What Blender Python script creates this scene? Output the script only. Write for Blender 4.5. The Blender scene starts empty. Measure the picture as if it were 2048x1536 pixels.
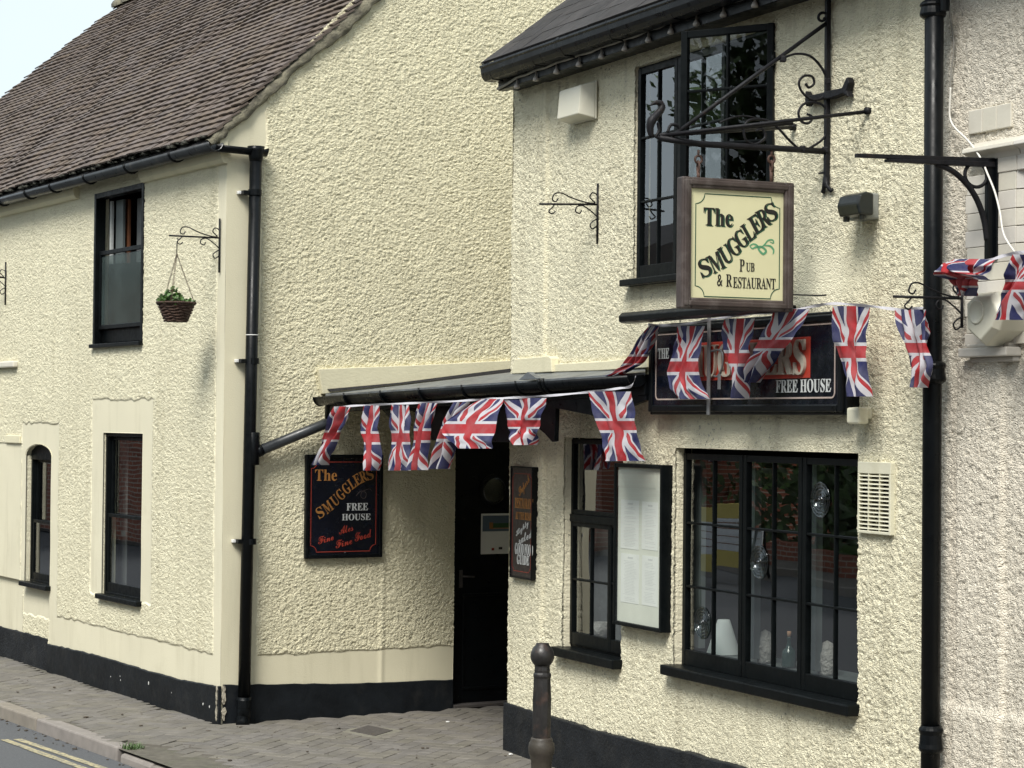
import bpy, bmesh, math, random
import numpy as np
from mathutils import Vector, Matrix
rnd = random.Random(7)
C = bpy.context.scene.collection
SC = bpy.context.scene

# ------------------------------------------------------------------ camera
EYE = 2.08
FPX = 4400.0
PITCH = math.atan(75 / FPX)
ROLL = 0.010
cam_pos = Vector((0, 0, EYE))
_f = Vector((0, math.cos(PITCH), math.sin(PITCH)))
_r0 = Vector((1, 0, 0)); _u0 = _r0.cross(_f)
_r = _r0 * math.cos(ROLL) + _u0 * math.sin(ROLL)
_u = _u0 * math.cos(ROLL) - _r0 * math.sin(ROLL)
cd = bpy.data.cameras.new('camera'); cam = bpy.data.objects.new('camera', cd); C.objects.link(cam)
cd.sensor_width = 36; cd.lens = 36 * FPX / 2048; cd.clip_start = 0.1; cd.clip_end = 600
M = Matrix.Identity(4)
for i in range(3):
    M[i][0] = _r[i]; M[i][1] = _u[i]; M[i][2] = -_f[i]; M[i][3] = cam_pos[i]
cam.matrix_world = M
SC.camera = cam

# ------------------------------------------------------------------ sky, sun, exposure
SUN_EL, SUN_AZ = math.radians(50), math.radians(202)     # azimuth clockwise from +Y
w = bpy.data.worlds.new('World'); SC.world = w; w.use_nodes = True
nt = w.node_tree; nt.nodes.clear()
out = nt.nodes.new('ShaderNodeOutputWorld'); bg = nt.nodes.new('ShaderNodeBackground')
sky = nt.nodes.new('ShaderNodeTexSky'); sky.sky_type = 'NISHITA'; sky.sun_disc = False
sky.sun_elevation = SUN_EL; sky.sun_rotation = SUN_AZ; sky.air_density = 1.0; sky.dust_density = 3.0; sky.ozone_density = 1.0
tc = nt.nodes.new('ShaderNodeTexCoord')
mp = nt.nodes.new('ShaderNodeMapping'); mp.inputs['Scale'].default_value = (1.0, 1.0, 3.2)
nz = nt.nodes.new('ShaderNodeTexNoise'); nz.inputs['Scale'].default_value = 2.6; nz.inputs['Detail'].default_value = 5; nz.inputs['Roughness'].default_value = .5
mr = nt.nodes.new('ShaderNodeMapRange'); mr.inputs['From Min'].default_value = .35; mr.inputs['From Max'].default_value = .62
mr.inputs['To Min'].default_value = .80; mr.inputs['To Max'].default_value = .98
mx = nt.nodes.new('ShaderNodeMix'); mx.data_type = 'RGBA'
mx.inputs['B'].default_value = (3.45, 3.86, 4.05, 1)
nt.links.new(tc.outputs['Generated'], mp.inputs['Vector']); nt.links.new(mp.outputs['Vector'], nz.inputs['Vector'])
nt.links.new(nz.outputs['Fac'], mr.inputs['Value']); nt.links.new(mr.outputs['Result'], mx.inputs['Factor'])
nt.links.new(sky.outputs['Color'], mx.inputs['A']); nt.links.new(mx.outputs['Result'], bg.inputs['Color'])
bg.inputs['Strength'].default_value = 0.085
nt.links.new(bg.outputs[0], out.inputs[0])
sd = bpy.data.lights.new('sun', 'SUN'); sd.energy = 1.5; sd.angle = math.radians(24); sd.color = (1, .965, .9)
sun = bpy.data.objects.new('sun', sd); C.objects.link(sun)
sdir = Vector((math.sin(SUN_AZ) * math.cos(SUN_EL), math.cos(SUN_AZ) * math.cos(SUN_EL), math.sin(SUN_EL)))
sun.rotation_euler = sdir.to_track_quat('Z', 'Y').to_euler(); sun.location = (0, -5, 20)
SC.view_settings.view_transform = 'Standard'; SC.view_settings.look = 'None'
SC.view_settings.gamma = 1; SC.view_settings.exposure = 1.62; SC.view_settings.use_curve_mapping = False
SC.cycles.max_bounces = 8; SC.cycles.transparent_max_bounces = 12
SC.cycles.caustics_reflective = False; SC.cycles.caustics_refractive = False

# ------------------------------------------------------------------ pixel <-> plane helpers
def ray(px, py):
    return (_f + _r * ((px - 1024) / FPX) + _u * ((768 - py) / FPX))
def gnd(px, py, z=0.0):
    d = ray(px, py); t = (z - EYE) / d.z
    return cam_pos + d * t
Z = Vector((0, 0, 1))
class Plane:
    def __init__(s, O, du, dv=Z):
        s.O = Vector(O); s.du = Vector(du).normalized(); s.dv = Vector(dv).normalized(); s.n = s.du.cross(s.dv)
    def at(s, u, v, w=0.0): return s.O + s.du * u + s.dv * v + s.n * w
    def uv(s, px, py, w=0.0):
        d = ray(px, py); O = s.O + s.n * w
        t = (O - cam_pos).dot(s.n) / d.dot(s.n); p = cam_pos + d * t - O
        return p.dot(s.du), p.dot(s.dv)
    def px(s, px, py, w=0.0):
        u, v = s.uv(px, py, w); return s.at(u, v, w)
K = gnd(440, 1448)
A_far = gnd(0, 1311)
dA = (K - A_far).normalized()
PA = Plane(K, dA)
PB = Plane(K, Vector((-dA.y, dA.x, 0)))
C0 = gnd(1022, 1500)
aC = math.radians(24.6)
PC = Plane(C0, (math.sin(aC), -math.cos(aC), 0))
def off(pl, w): return Plane(pl.O + pl.n * w, pl.du, pl.dv)

# ------------------------------------------------------------------ materials
class NB:
    def __init__(s, name):
        s.m = bpy.data.materials.new(name); s.m.use_nodes = True; s.nt = s.m.node_tree; s.nt.nodes.clear()
        s.out = s.n('ShaderNodeOutputMaterial')
    def n(s, t, **kw):
        nd = s.nt.nodes.new(t)
        for k, v in kw.items(): setattr(nd, k, v)
        return nd
    def set(s, sock, v):
        if isinstance(v, bpy.types.NodeSocket): s.nt.links.new(v, sock)
        elif isinstance(v, (tuple, list)) and len(v) == 3 and sock.type == 'RGBA': sock.default_value = (*v, 1)
        else: sock.default_value = v
    def math(s, op, a, b=0.0, c=0.0):
        nd = s.n('ShaderNodeMath', operation=op)
        s.set(nd.inputs[0], a); s.set(nd.inputs[1], b); s.set(nd.inputs[2], c); return nd.outputs[0]
    def pos(s): return s.n('ShaderNodeNewGeometry').outputs['Position']
    def scalev(s, v, sc):
        nd = s.n('ShaderNodeMapping'); s.set(nd.inputs['Vector'], v); nd.inputs['Scale'].default_value = sc; return nd.outputs[0]
    def noise(s, vec, scale, detail=4, rough=.55):
        nd = s.n('ShaderNodeTexNoise'); s.set(nd.inputs['Vector'], vec); nd.inputs['Scale'].default_value = scale
        nd.inputs['Detail'].default_value = detail; nd.inputs['Roughness'].default_value = rough; return nd.outputs['Fac']
    def ramp(s, v, a, b, lo=0.0, hi=1.0):
        nd = s.n('ShaderNodeMapRange'); s.set(nd.inputs['Value'], v)
        for k, x in zip(('From Min', 'From Max', 'To Min', 'To Max'), (a, b, lo, hi)): nd.inputs[k].default_value = x
        return nd.outputs['Result']
    def mix(s, fac, a, b, mode='MIX'):
        nd = s.n('ShaderNodeMix', data_type='RGBA', blend_type=mode)
        s.set(nd.inputs['Factor'], fac); s.set(nd.inputs['A'], a); s.set(nd.inputs['B'], b); return nd.outputs['Result']
    def bump(s, h, strength, dist):
        nd = s.n('ShaderNodeBump'); s.set(nd.inputs['Height'], h); nd.inputs['Strength'].default_value = strength
        nd.inputs['Distance'].default_value = dist; return nd.outputs[0]
    def bsdf(s, col, rough=.6, metal=0., normal=None, spec=.5, **kw):
        nd = s.n('ShaderNodeBsdfPrincipled'); s.set(nd.inputs['Base Color'], col); s.set(nd.inputs['Roughness'], rough)
        s.set(nd.inputs['Metallic'], metal); nd.inputs['Specular IOR Level'].default_value = spec
        if normal is not None: s.set(nd.inputs['Normal'], normal)
        for k, v in kw.items(): s.set(nd.inputs[k.replace('_', ' ')], v)
        s.nt.links.new(nd.outputs[0], s.out.inputs[0]); return nd

def mul(c, k): return tuple(min(1, x * k) for x in c)
def mat(name, col, rough=.6, var=.12, vscale=3., bump=.0, bscale=60., bdist=.004, col2=None, c2scale=1.5, c2lo=.5, c2hi=.7, c2max=1.,
        island=0., metal=0., spec=.5, rvar=.1):
    b = NB(name); p = b.pos()
    n1 = b.noise(p, vscale, 5)
    c = b.mix(b.ramp(n1, .3, .7), mul(col, 1 - var), mul(col, 1 + var))
    if col2 is not None:
        n2 = b.noise(p, c2scale, 6, .6)
        c = b.mix(b.ramp(n2, c2lo, c2hi, 0, c2max), c, col2)
    if island:
        g = b.n('ShaderNodeNewGeometry'); oi = b.n('ShaderNodeObjectInfo')
        r = b.math('FRACT', b.math('ADD', g.outputs['Random Per Island'], oi.outputs['Random']))
        hs = b.n('ShaderNodeHueSaturation'); b.set(hs.inputs['Value'], b.ramp(r, 0, 1, 1 - island, 1 + island))
        r2 = b.math('FRACT', b.math('MULTIPLY', r, 7.31))
        b.set(hs.inputs['Hue'], b.ramp(r2, 0, 1, .488, .512)); b.set(hs.inputs['Saturation'], b.ramp(r2, 0, 1, .75, 1.2))
        b.set(hs.inputs['Color'], c); c = hs.outputs[0]
    nrm = b.bump(b.noise(p, bscale, 4, .6), bump, bdist) if bump else None
    rr = b.ramp(b.noise(p, vscale * 4, 3), .3, .7, max(0.02, rough - rvar), min(1, rough + rvar))
    b.bsdf(c, rr, metal, nrm, spec)
    return b.m

def wall_mat(name, col, dirt_and_shade, grime=.35, bump=1., bscale=100., fleck=.0, attr=True):
    b = NB(name); p = b.pos()
    c = b.mix(b.ramp(b.noise(p, 1.3, 5), .3, .7), mul(col, .95), mul(col, 1.04))
    streak = b.noise(b.scalev(p, (5., 5., .55)), 1.6, 6, .62)
    c = b.mix(b.ramp(streak, .52, .78, 0, grime), c, dirt_and_shade)
    patch = b.noise(p, 3.1, 6, .65)
    c = b.mix(b.ramp(patch, .58, .80, 0, grime * .8), c, dirt_and_shade)
    if fleck:
        fl = b.noise(p, 46., 4, .75)
        msk = b.ramp(b.noise(p, 1.9, 5), .44, .60)
        c = b.mix(b.math('MULTIPLY', b.ramp(fl, .57, .66, 0, fleck), msk), c, (.12, .11, .08))
    at = b.n('ShaderNodeAttribute'); at.attribute_name = 'rough'; k = b.ramp(at.outputs['Fac'], 0, 1, .06 if attr else 1, 1)
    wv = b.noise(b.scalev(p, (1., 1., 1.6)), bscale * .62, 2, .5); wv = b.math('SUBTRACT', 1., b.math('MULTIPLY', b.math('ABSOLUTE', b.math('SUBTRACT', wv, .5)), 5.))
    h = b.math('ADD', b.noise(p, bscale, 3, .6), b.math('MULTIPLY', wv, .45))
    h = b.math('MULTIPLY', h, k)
    crease = b.math('MULTIPLY', b.ramp(wv, -.5, .0, .22, 0), k)  # shade in the hollows of the relief, painted into the wall colour
    c = b.mix(crease, c, dirt_and_shade)
    if attr: c = b.mix(b.ramp(at.outputs['Fac'], .0, .5, 1, 0), c, b.mix(1., c, (.80, .80, .82), 'MULTIPLY'))
    b.bsdf(c, .82, 0, b.bump(h, bump, .012), .25)
    return b.m

def glass_mat(name, tint=(1, 1, 1), f0ior=1.75, rough=.0, milky=0., milkcol=(.5, .55, .55), wob=.0):
    b = NB(name); p = b.pos()
    nrm = b.bump(b.noise(p, 2.2, 1), wob, .02) if wob else None
    lw = b.n('ShaderNodeLayerWeight'); lw.inputs['Blend'].default_value = .5
    f0 = ((f0ior - 1) / (f0ior + 1)) ** 2
    frs = b.math('ADD', b.math('MULTIPLY', b.math('POWER', lw.outputs['Facing'], 5.), 1 - f0), f0)
    gl = b.n('ShaderNodeBsdfGlossy'); gl.inputs['Roughness'].default_value = rough; gl.inputs['Color'].default_value = (.95, .97, 1, 1)
    if nrm: b.set(gl.inputs['Normal'], nrm); b.set(lw.inputs['Normal'], nrm)
    tr = b.n('ShaderNodeBsdfTransparent'); tr.inputs['Color'].default_value = (*tint, 1)
    last = tr.outputs[0]
    if milky:
        df = b.n('ShaderNodeBsdfDiffuse'); df.inputs['Color'].default_value = (*milkcol, 1)
        m0 = b.n('ShaderNodeMixShader'); b.set(m0.inputs[0], b.ramp(b.noise(p, 4, 4), .3, .7, milky * .6, milky))
        b.nt.links.new(last, m0.inputs[1]); b.nt.links.new(df.outputs[0], m0.inputs[2]); last = m0.outputs[0]
    ms = b.n('ShaderNodeMixShader'); b.nt.links.new(frs, ms.inputs[0])
    b.nt.links.new(last, ms.inputs[1]); b.nt.links.new(gl.outputs[0], ms.inputs[2]); b.nt.links.new(ms.outputs[0], b.out.inputs[0])
    return b.m

CREAM = (.86, .81, .60); DIRT_AND_SHADE = (.46, .42, .27)
MT = {}
MT['A'] = wall_mat('cream_roughcast_front', CREAM, DIRT_AND_SHADE, .36)
MT['B'] = wall_mat('cream_roughcast_gable', (.86, .805, .58), DIRT_AND_SHADE, .30)
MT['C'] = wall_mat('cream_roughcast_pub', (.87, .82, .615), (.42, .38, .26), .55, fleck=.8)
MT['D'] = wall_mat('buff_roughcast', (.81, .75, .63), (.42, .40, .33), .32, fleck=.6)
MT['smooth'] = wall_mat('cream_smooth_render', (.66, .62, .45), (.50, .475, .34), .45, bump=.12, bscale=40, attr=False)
MT['plinth'] = mat('black_plinth_paint', (.0095, .0115, .014), .5, .3, 6, .35, 70, .004, (.035, .035, .034), 5, .55, .8, .6, spec=.15)
MT['plinthrough'] = mat('slate_grey_plinth_paint', (.015, .017, .020), .6, .3, 8, .8, 50, .01, (.04, .04, .039), 6, .5, .8, .6, spec=.15)
MT['black'] = mat('black_gloss_paint', (.003, .004, .005), .36, .3, 5, .15, 25, .002, (.03, .033, .033), 9, .64, .8, .4, spec=.18)
MT['frame'] = mat('black_window_paint', (.0032, .0045, .005), .42, .3, 7, .15, 30, .002, (.035, .038, .038), 14, .68, .8, .4, spec=.13)
MT['gutter'] = mat('grey_black_gutter_plastic', (.030, .034, .038), .34, .25, 4, .1, 30, .002, (.08, .08, .075), 7, .58, .75, .6)
MT['gutterblk'] = mat('glossy_black_gutter', (.005, .006, .0075), .32, .3, 4, .08, 30, .002, (.015, .016, .016), 9, .66, .8, .4, spec=.14)
MT['iron'] = mat('wrought_iron', (.010, .010, .012), .5, .35, 20, .6, 120, .003, (.05, .026, .016), 22, .6, .8, .6, spec=.2)
MT['rust'] = mat('rusty_iron', (.07, .035, .024), .7, .4, 20, .6, 120, .003)
MT['bollard'] = mat('worn_bollard_iron', (.018, .0165, .016), .42, .3, 14, .4, 90, .002, (.10, .055, .04), 9, .56, .75, .7)
MT['bollardbase'] = mat('buff_bollard_paint', (.045, .038, .029), .5, .25, 14, .4, 90, .002, (.04, .03, .028), 9, .52, .75, .7)
MT['tile'] = mat('clay_tile', (.112, .086, .071), .85, .25, 9, .8, 120, .004, (.27, .235, .18), 16, .55, .75, .5, island=.12)
MT['tileedge'] = mat('lichen_mortar', (.19, .175, .125), .9, .35, 9, 1., 60, .01, (.10, .09, .07), 12, .5, .65, .8)
MT['slate'] = mat('slate', (.040, .037, .037), .75, .25, 5, .3, 80, .003, (.075, .068, .06), 8, .52, .75, .6, island=.2, spec=.2)
MT['paver'] = mat('grey_paver', (.150, .138, .120), .85, .16, 12, .6, 200, .002, (.115, .107, .09), 4, .5, .7, .6, island=.12)
MT['joint'] = mat('paver_joint_sand', (.11, .10, .08), .95, .3, 20, .6, 200, .004, (.09, .095, .06), 5, .5, .7, .8)
MT['kerb'] = mat('pinkish_kerb_stone', (.23, .205, .18), .85, .15, 12, .6, 160, .003, (.22, .19, .16), 6, .5, .75, .7, island=.06)
MT['asphalt'] = mat('asphalt', (.088, .092, .098), .88, .16, 60, .9, 220, .004, (.17, .175, .18), 90, .6, .72, .6)
MT['yellow'] = mat('worn_yellow_line', (.40, .35, .21), .8, .15, 30, .4, 160, .002, (.14, .14, .13), 45, .47, .58, .9)
MT['stone'] = mat('pale_painted_stone', (.58, .55, .48), .75, .10, 4, .3, 60, .003, (.45, .41, .34), 5, .55, .8, .6, island=.05)
MT['whitebox'] = mat('cream_plastic', (.64, .62, .51), .4, .04, 3, 0)
MT['offwhite'] = mat('yellowed_plastic', (.66, .64, .50), .45, .06, 5, 0, col2=(.5, .47, .33), c2scale=7, c2max=.5)
MT['greybox'] = mat('grey_plastic_housing', (.22, .23, .215), .45, .08, 6, .1)
MT['darkbox'] = mat('dark_green_grey_plastic', (.010, .013, .013), .35, .2, 6, .1)
MT['lead'] = mat('weathered_lead', (.17, .185, .20), .4, .3, 6, .5, 25, .006, (.10, .10, .10), 7, .5, .7, .8, metal=.3)
MT['felt'] = mat('dark_roof_felt', (.045, .042, .042), .8, .3, 8, .8, 60, .006)
MT['wood'] = mat('brown_weathered_wood', (.052, .038, .034), .55, .25, 8, .5, 60, .003, (.15, .13, .12), 10, .5, .75, .7)
MT['wicker'] = mat('dark_brown_wicker', (.06, .033, .022), .8, .4, 30, .9, 90, .01)
MT['leaf'] = mat('green_leaves', (.07, .135, .033), .55, .3, 14, 0, island=.35)
MT['treeleaf'] = mat('tree_leaves', (.065, .105, .03), .6, .3, 2, 0, island=.4)
MT['bark'] = mat('bark', (.07, .055, .04), .9, .3, 9, .8, 40, .01)
MT['signcream'] = mat('pale_yellow_sign_enamel', (.66, .635, .40), .38, .03, 4, 0)
MT['navy'] = mat('navy_black_sign_enamel', (.0035, .0045, .010), .22, .3, 4, .05, col2=(.005, .008, .014), c2scale=5)
MT['brownsign'] = mat('dark_brown_sign_paint', (.020, .014, .016), .4, .2, 8, .1)
MT['green'] = mat('dark_green_lettering', (.012, .07, .040), .4, .1, 5)
MT['midgreen'] = mat('mid_green_ink', (.10, .30, .16), .4, .1, 5)
MT['blackink'] = mat('black_lettering', (.014, .013, .012), .4, .1, 5)
MT['orange'] = mat('ochre_lettering', (.30, .135, .035), .45, .15, 25)
MT['red'] = mat('red_lettering', (.30, .035, .02), .5, .15, 25)
MT['redpanel'] = mat('red_sign_panel', (.42, .04, .022), .4, .15, 10)
MT['whiteink'] = mat('white_lettering', (.55, .57, .56), .5, .08, 40)
MT['creamletter'] = mat('cream_raised_lettering', (.42, .38, .31), .45, .12, 30)
MT['pinkline'] = mat('pale_sign_border', (.42, .34, .30), .5, .1, 30)
MT['paper'] = mat('white_paper', (.70, .71, .67), .8, .05, 5)
MT['papergrey'] = mat('grey_print', (.55, .56, .54), .8, .1, 60)
MT['board'] = mat('pale_grey_backboard', (.62, .63, .55), .7, .06, 4)
MT['tape'] = mat('bunting_tape', (.50, .49, .53), .7, .05, 20)
MT['greymetal'] = mat('grey_metal_strap', (.20, .20, .205), .45, .2, 10, .2, metal=.4)
MT['cable'] = mat('grey_cable', (.28, .27, .24), .7, .2, 20)
MT['whitecable'] = mat('white_cable', (.72, .70, .64), .6, .05, 20)
MT['bulb'] = mat('dusty_lamp_cap', (.36, .33, .30), .35, .15, 20)
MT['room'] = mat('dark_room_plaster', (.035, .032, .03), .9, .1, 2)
MT['sillwhite'] = mat('grey_blue_inner_paint', (.13, .15, .15), .5, .08, 3)
MT['curtain'] = mat('grey_curtain', (.15, .155, .155), .9, .12, 20, .5, 30, .01)
MT['ceramic'] = mat('pale_carved_ceramic', (.36, .345, .33), .55, .15, 30, 1.0, 45, .02)
MT['shade'] = mat('white_lamp_shade', (.62, .66, .66), .7, .04, 4)
MT['cork'] = mat('cork', (.35, .20, .12), .8, .15, 60)
MT['bottle'] = mat('dark_green_bottle_glass', (.02, .05, .045), .06, .1, 5, rvar=.02)
MT['chip'] = mat('bare_white_chip', (.72, .72, .70), .9, .05, 20)
MT['peel'] = mat('exposed_mortar', (.42, .38, .30), .9, .25, 25, .8, 60, .008, (.12, .11, .09), 20, .5, .65, .9)
MT['redbrown'] = mat('orange_brown_woodwork', (.22, .085, .04), .5, .2, 4)
MT['metalcover'] = mat('cast_iron_cover', (.07, .063, .06), .6, .2, 20, .5, 90, .004)
MT['coverframe'] = mat('concrete_cover_frame', (.19, .18, .145), .85, .15, 20, .4)
MT['vanwhite'] = mat('van_white_paint', (.70, .72, .74), .25, .03, 2)
MT['vanyellow'] = mat('yellow_board_paint', (.62, .50, .14), .5, .05, 3)
MT['rubber'] = mat('tyre_rubber', (.02, .02, .02), .8, .1, 8)
GL = glass_mat('window_glass', (.90, .94, .92), 2.5, wob=.04)
GLsoft = glass_mat('soft_reflecting_glass', (.90, .94, .92), 1.55, wob=.04)
GLflat = glass_mat('display_glass', (.96, .98, .97), 1.5)
GLfrost = glass_mat('frosted_sash_glass', (.6, .68, .66), 1.35, .12, .6, (.085, .115, .11), .05)
GLbull = glass_mat('bullseye_glass', (.45, .5, .48), 1.9, .03)

def brick_mat():
    b = NB('red_brick'); p = b.pos()
    dA3 = dA
    comb = b.n('ShaderNodeCombineXYZ'); sep = b.n('ShaderNodeSeparateXYZ'); b.set(sep.inputs[0], p)
    along = b.math('ADD', b.math('MULTIPLY', sep.outputs[0], dA3.x), b.math('MULTIPLY', sep.outputs[1], dA3.y))
    b.set(comb.inputs[0], along); b.set(comb.inputs[1], sep.outputs[2])
    br = b.n('ShaderNodeTexBrick'); b.set(br.inputs['Vector'], comb.outputs[0]); br.inputs['Scale'].default_value = 1
    br.inputs['Brick Width'].default_value = .22; br.inputs['Row Height'].default_value = .075; br.inputs['Mortar Size'].default_value = .009
    br.inputs['Color1'].default_value = (.30, .095, .055, 1); br.inputs['Color2'].default_value = (.20, .07, .045, 1); br.inputs['Mortar'].default_value = (.36, .32, .27, 1)
    b.bsdf(br.outputs['Color'], .85, 0, None, .3); return b.m
MT['brick'] = brick_mat()

def flag_mat():
    b = NB('union_flag_cloth'); uv = b.n('ShaderNodeUVMap').outputs[0]
    sp = b.n('ShaderNodeSeparateXYZ'); b.set(sp.inputs[0], uv)
    y = b.math('MULTIPLY', b.math('SUBTRACT', sp.outputs[0], .5), 30.)      # across the short side
    x = b.math('MULTIPLY', b.math('SUBTRACT', sp.outputs[1], .5), 45.)      # along the long side
    k = 15 / 22.5; q = 1 / math.sqrt(1 + k * k)
    d1 = b.math('MULTIPLY', b.math('SUBTRACT', y, b.math('MULTIPLY', x, k)), q)
    d2 = b.math('MULTIPLY', b.math('ADD', y, b.math('MULTIPLY', x, k)), q)
    sx = b.math('SIGN', x)
    def lt(a, v): return b.math('LESS_THAN', a, v)
    def ab(a): return b.math('ABSOLUTE', a)
    def band(d, lo, hi): return b.math('MULTIPLY', b.math('GREATER_THAN', d, lo), b.math('LESS_THAN', d, hi))
    mxm = lambda a, c: b.math('MAXIMUM', a, c)
    white = mxm(lt(ab(d1), 3.0), lt(ab(d2), 3.0))
    red = mxm(band(b.math('MULTIPLY', d1, sx), 0., 2.), band(b.math('MULTIPLY', d2, sx), -2., 0.))
    cross = mxm(lt(ab(x), 4.7), lt(ab(y), 4.7)); rc = mxm(lt(ab(x), 3.0), lt(ab(y), 3.0))
    cb = (.010, .014, .095); cw = (.58, .57, .61); cr = (.40, .010, .016)
    c = b.mix(white, cb, cw); c = b.mix(red, c, cr); c = b.mix(cross, c, cw); c = b.mix(rc, c, cr)
    p = b.pos(); c = b.mix(b.ramp(b.noise(p, 14, 4), .3, .7, 0, .22), c, mul(cw, .55))
    weave = b.noise(p, 260, 2)
    pr = b.n('ShaderNodeBsdfPrincipled'); b.set(pr.inputs['Base Color'], c); pr.inputs['Roughness'].default_value = .75
    b.set(pr.inputs['Normal'], b.bump(weave, .3, .002))
    tl = b.n('ShaderNodeBsdfTranslucent'); b.set(tl.inputs['Color'], c)
    ms = b.n('ShaderNodeMixShader'); ms.inputs[0].default_value = .22
    b.nt.links.new(pr.outputs[0], ms.inputs[1]); b.nt.links.new(tl.outputs[0], ms.inputs[2]); b.nt.links.new(ms.outputs[0], b.out.inputs[0])
    return b.m
MT['flag'] = flag_mat()

# ------------------------------------------------------------------ object helpers
def tag(o, label=None, cat=None, group=None, kind=None):
    if label: o['label'] = label
    if cat: o['category'] = cat
    if group: o['group'] = group
    if kind: o['kind'] = kind
    return o
def thing(name, loc, label, cat, group=None):
    o = bpy.data.objects.new(name, None); C.objects.link(o); o.location = loc; o.empty_display_size = .1
    return tag(o, label, cat, group)
def root_loc(o):
    v = Vector((0, 0, 0))
    while o is not None: v += Vector(o.location); o = o.parent
    return v
def obj(name, me, m, parent=None, bevel=0., smooth=False, kind=None, label=None):
    """me is a bmesh (freed here) or a Mesh, in world coordinates"""
    if isinstance(me, bmesh.types.BMesh):
        bmesh.ops.recalc_face_normals(me, faces=me.faces)
        md = bpy.data.meshes.new(name); me.to_mesh(md); me.free(); me = md
    if parent is not None:
        me.transform(Matrix.Translation(-root_loc(parent)))
    o = bpy.data.objects.new(name, me); C.objects.link(o)
    if parent is not None: o.parent = parent
    if m is not None:
        for x in (m if isinstance(m, (list, tuple)) else [m]): me.materials.append(MT[x] if isinstance(x, str) else x)
    if smooth:
        me.polygons.foreach_set('use_smooth', [True] * len(me.polygons))
    if bevel:
        md = o.modifiers.new('bevel', 'BEVEL'); md.width = bevel; md.segments = 2; md.limit_method = 'ANGLE'
    if kind: o['kind'] = kind
    if label: o['label'] = label
    return o
def top(name, me, m, label, cat, group=None, bevel=0., smooth=False, loc=None):
    o = obj(name, me, m, None, bevel, smooth)
    if loc is not None: o.data.transform(Matrix.Translation(-Vector(loc))); o.location = loc
    return tag(o, label, cat, group)
def hexa(bm, pts):
    v = [bm.verts.new(p) for p in pts]
    for f in ((0, 1, 2, 3), (7, 6, 5, 4), (0, 4, 5, 1), (1, 5, 6, 2), (2, 6, 7, 3), (3, 7, 4, 0)):
        bm.faces.new([v[i] for i in f])
    return v
def pbox(bm, pl, u0, u1, v0, v1, w0, w1):
    hexa(bm, [pl.at(u0, v0, w1), pl.at(u1, v0, w1), pl.at(u1, v1, w1), pl.at(u0, v1, w1),
              pl.at(u0, v0, w0), pl.at(u1, v0, w0), pl.at(u1, v1, w0), pl.at(u0, v1, w0)])
def B(): return bmesh.new()
def pboxo(name, pl, rc, w0, w1, m, parent=None, bevel=.002, **kw):
    bm = B(); pbox(bm, pl, rc[0], rc[1], rc[2], rc[3], w0, w1); return obj(name, bm, m, parent, bevel, **kw)
def prism(bm, pl, pts, w0, w1):
    a = [bm.verts.new(pl.at(u, v, w1)) for u, v in pts]; c = [bm.verts.new(pl.at(u, v, w0)) for u, v in pts]
    bm.faces.new(a); bm.faces.new(c[::-1]); n = len(pts)
    for i in range(n): bm.faces.new((a[i], c[i], c[(i + 1) % n], a[(i + 1) % n]))
def tube(bm, pts, r, seg=10, closed=False, caps=True):
    pts = [Vector(p) for p in pts]; n = len(pts); rings = []
    rr = r if isinstance(r, (list, tuple)) else [r] * n
    prev = None
    for i, p in enumerate(pts):
        if closed: t = (pts[(i + 1) % n] - pts[i - 1]).normalized()
        else: t = (pts[min(i + 1, n - 1)] - pts[max(i - 1, 0)]).normalized()
        if prev is None:
            a = Vector((0, 0, 1)) if abs(t.z) < .9 else Vector((1, 0, 0))
            x = t.cross(a).normalized()
        else:
            x = (prev - t * prev.dot(t)).normalized()
        y = t.cross(x); prev = x
        rings.append([bm.verts.new(p + (x * math.cos(2 * math.pi * k / seg) + y * math.sin(2 * math.pi * k / seg)) * rr[i]) for k in range(seg)])
    m = n if closed else n - 1
    for i in range(m):
        a, c = rings[i], rings[(i + 1) % n]
        for k in range(seg): bm.faces.new((a[k], a[(k + 1) % seg], c[(k + 1) % seg], c[k]))
    if caps and not closed: bm.faces.new(rings[0][::-1]); bm.faces.new(rings[-1])
def tubeo(name, pts, r, m, parent=None, seg=10, closed=False, smooth=True, **kw):
    bm = B(); tube(bm, pts, r, seg, closed); return obj(name, bm, m, parent, smooth=smooth, **kw)
def lathe(bm, base, prof, seg=20, axis=None):
    """prof: list of (r, h) from base along axis"""
    ax = Vector(axis).normalized() if axis is not None else Vector((0, 0, 1))
    a = Vector((1, 0, 0)) if abs(ax.x) < .8 else Vector((0, 1, 0))
    x = ax.cross(a).normalized(); y = ax.cross(x); rings = []
    for r, h in prof:
        if r < 1e-5: rings.append([bm.verts.new(Vector(base) + ax * h)])
        else: rings.append([bm.verts.new(Vector(base) + ax * h + (x * math.cos(2 * math.pi * k / seg) + y * math.sin(2 * math.pi * k / seg)) * r) for k in range(seg)])
    for a_, c_ in zip(rings, rings[1:]):
        for k in range(seg):
            k2 = (k + 1) % seg
            if len(a_) == 1 and len(c_) == 1: continue
            if len(a_) == 1: bm.faces.new((a_[0], c_[k2], c_[k]))
            elif len(c_) == 1: bm.faces.new((a_[k], a_[k2], c_[0]))
            else: bm.faces.new((a_[k], a_[k2], c_[k2], c_[k]))
    if len(rings[0]) > 1: bm.faces.new(rings[0][::-1])
    if len(rings[-1]) > 1: bm.faces.new(rings[-1])
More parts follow.
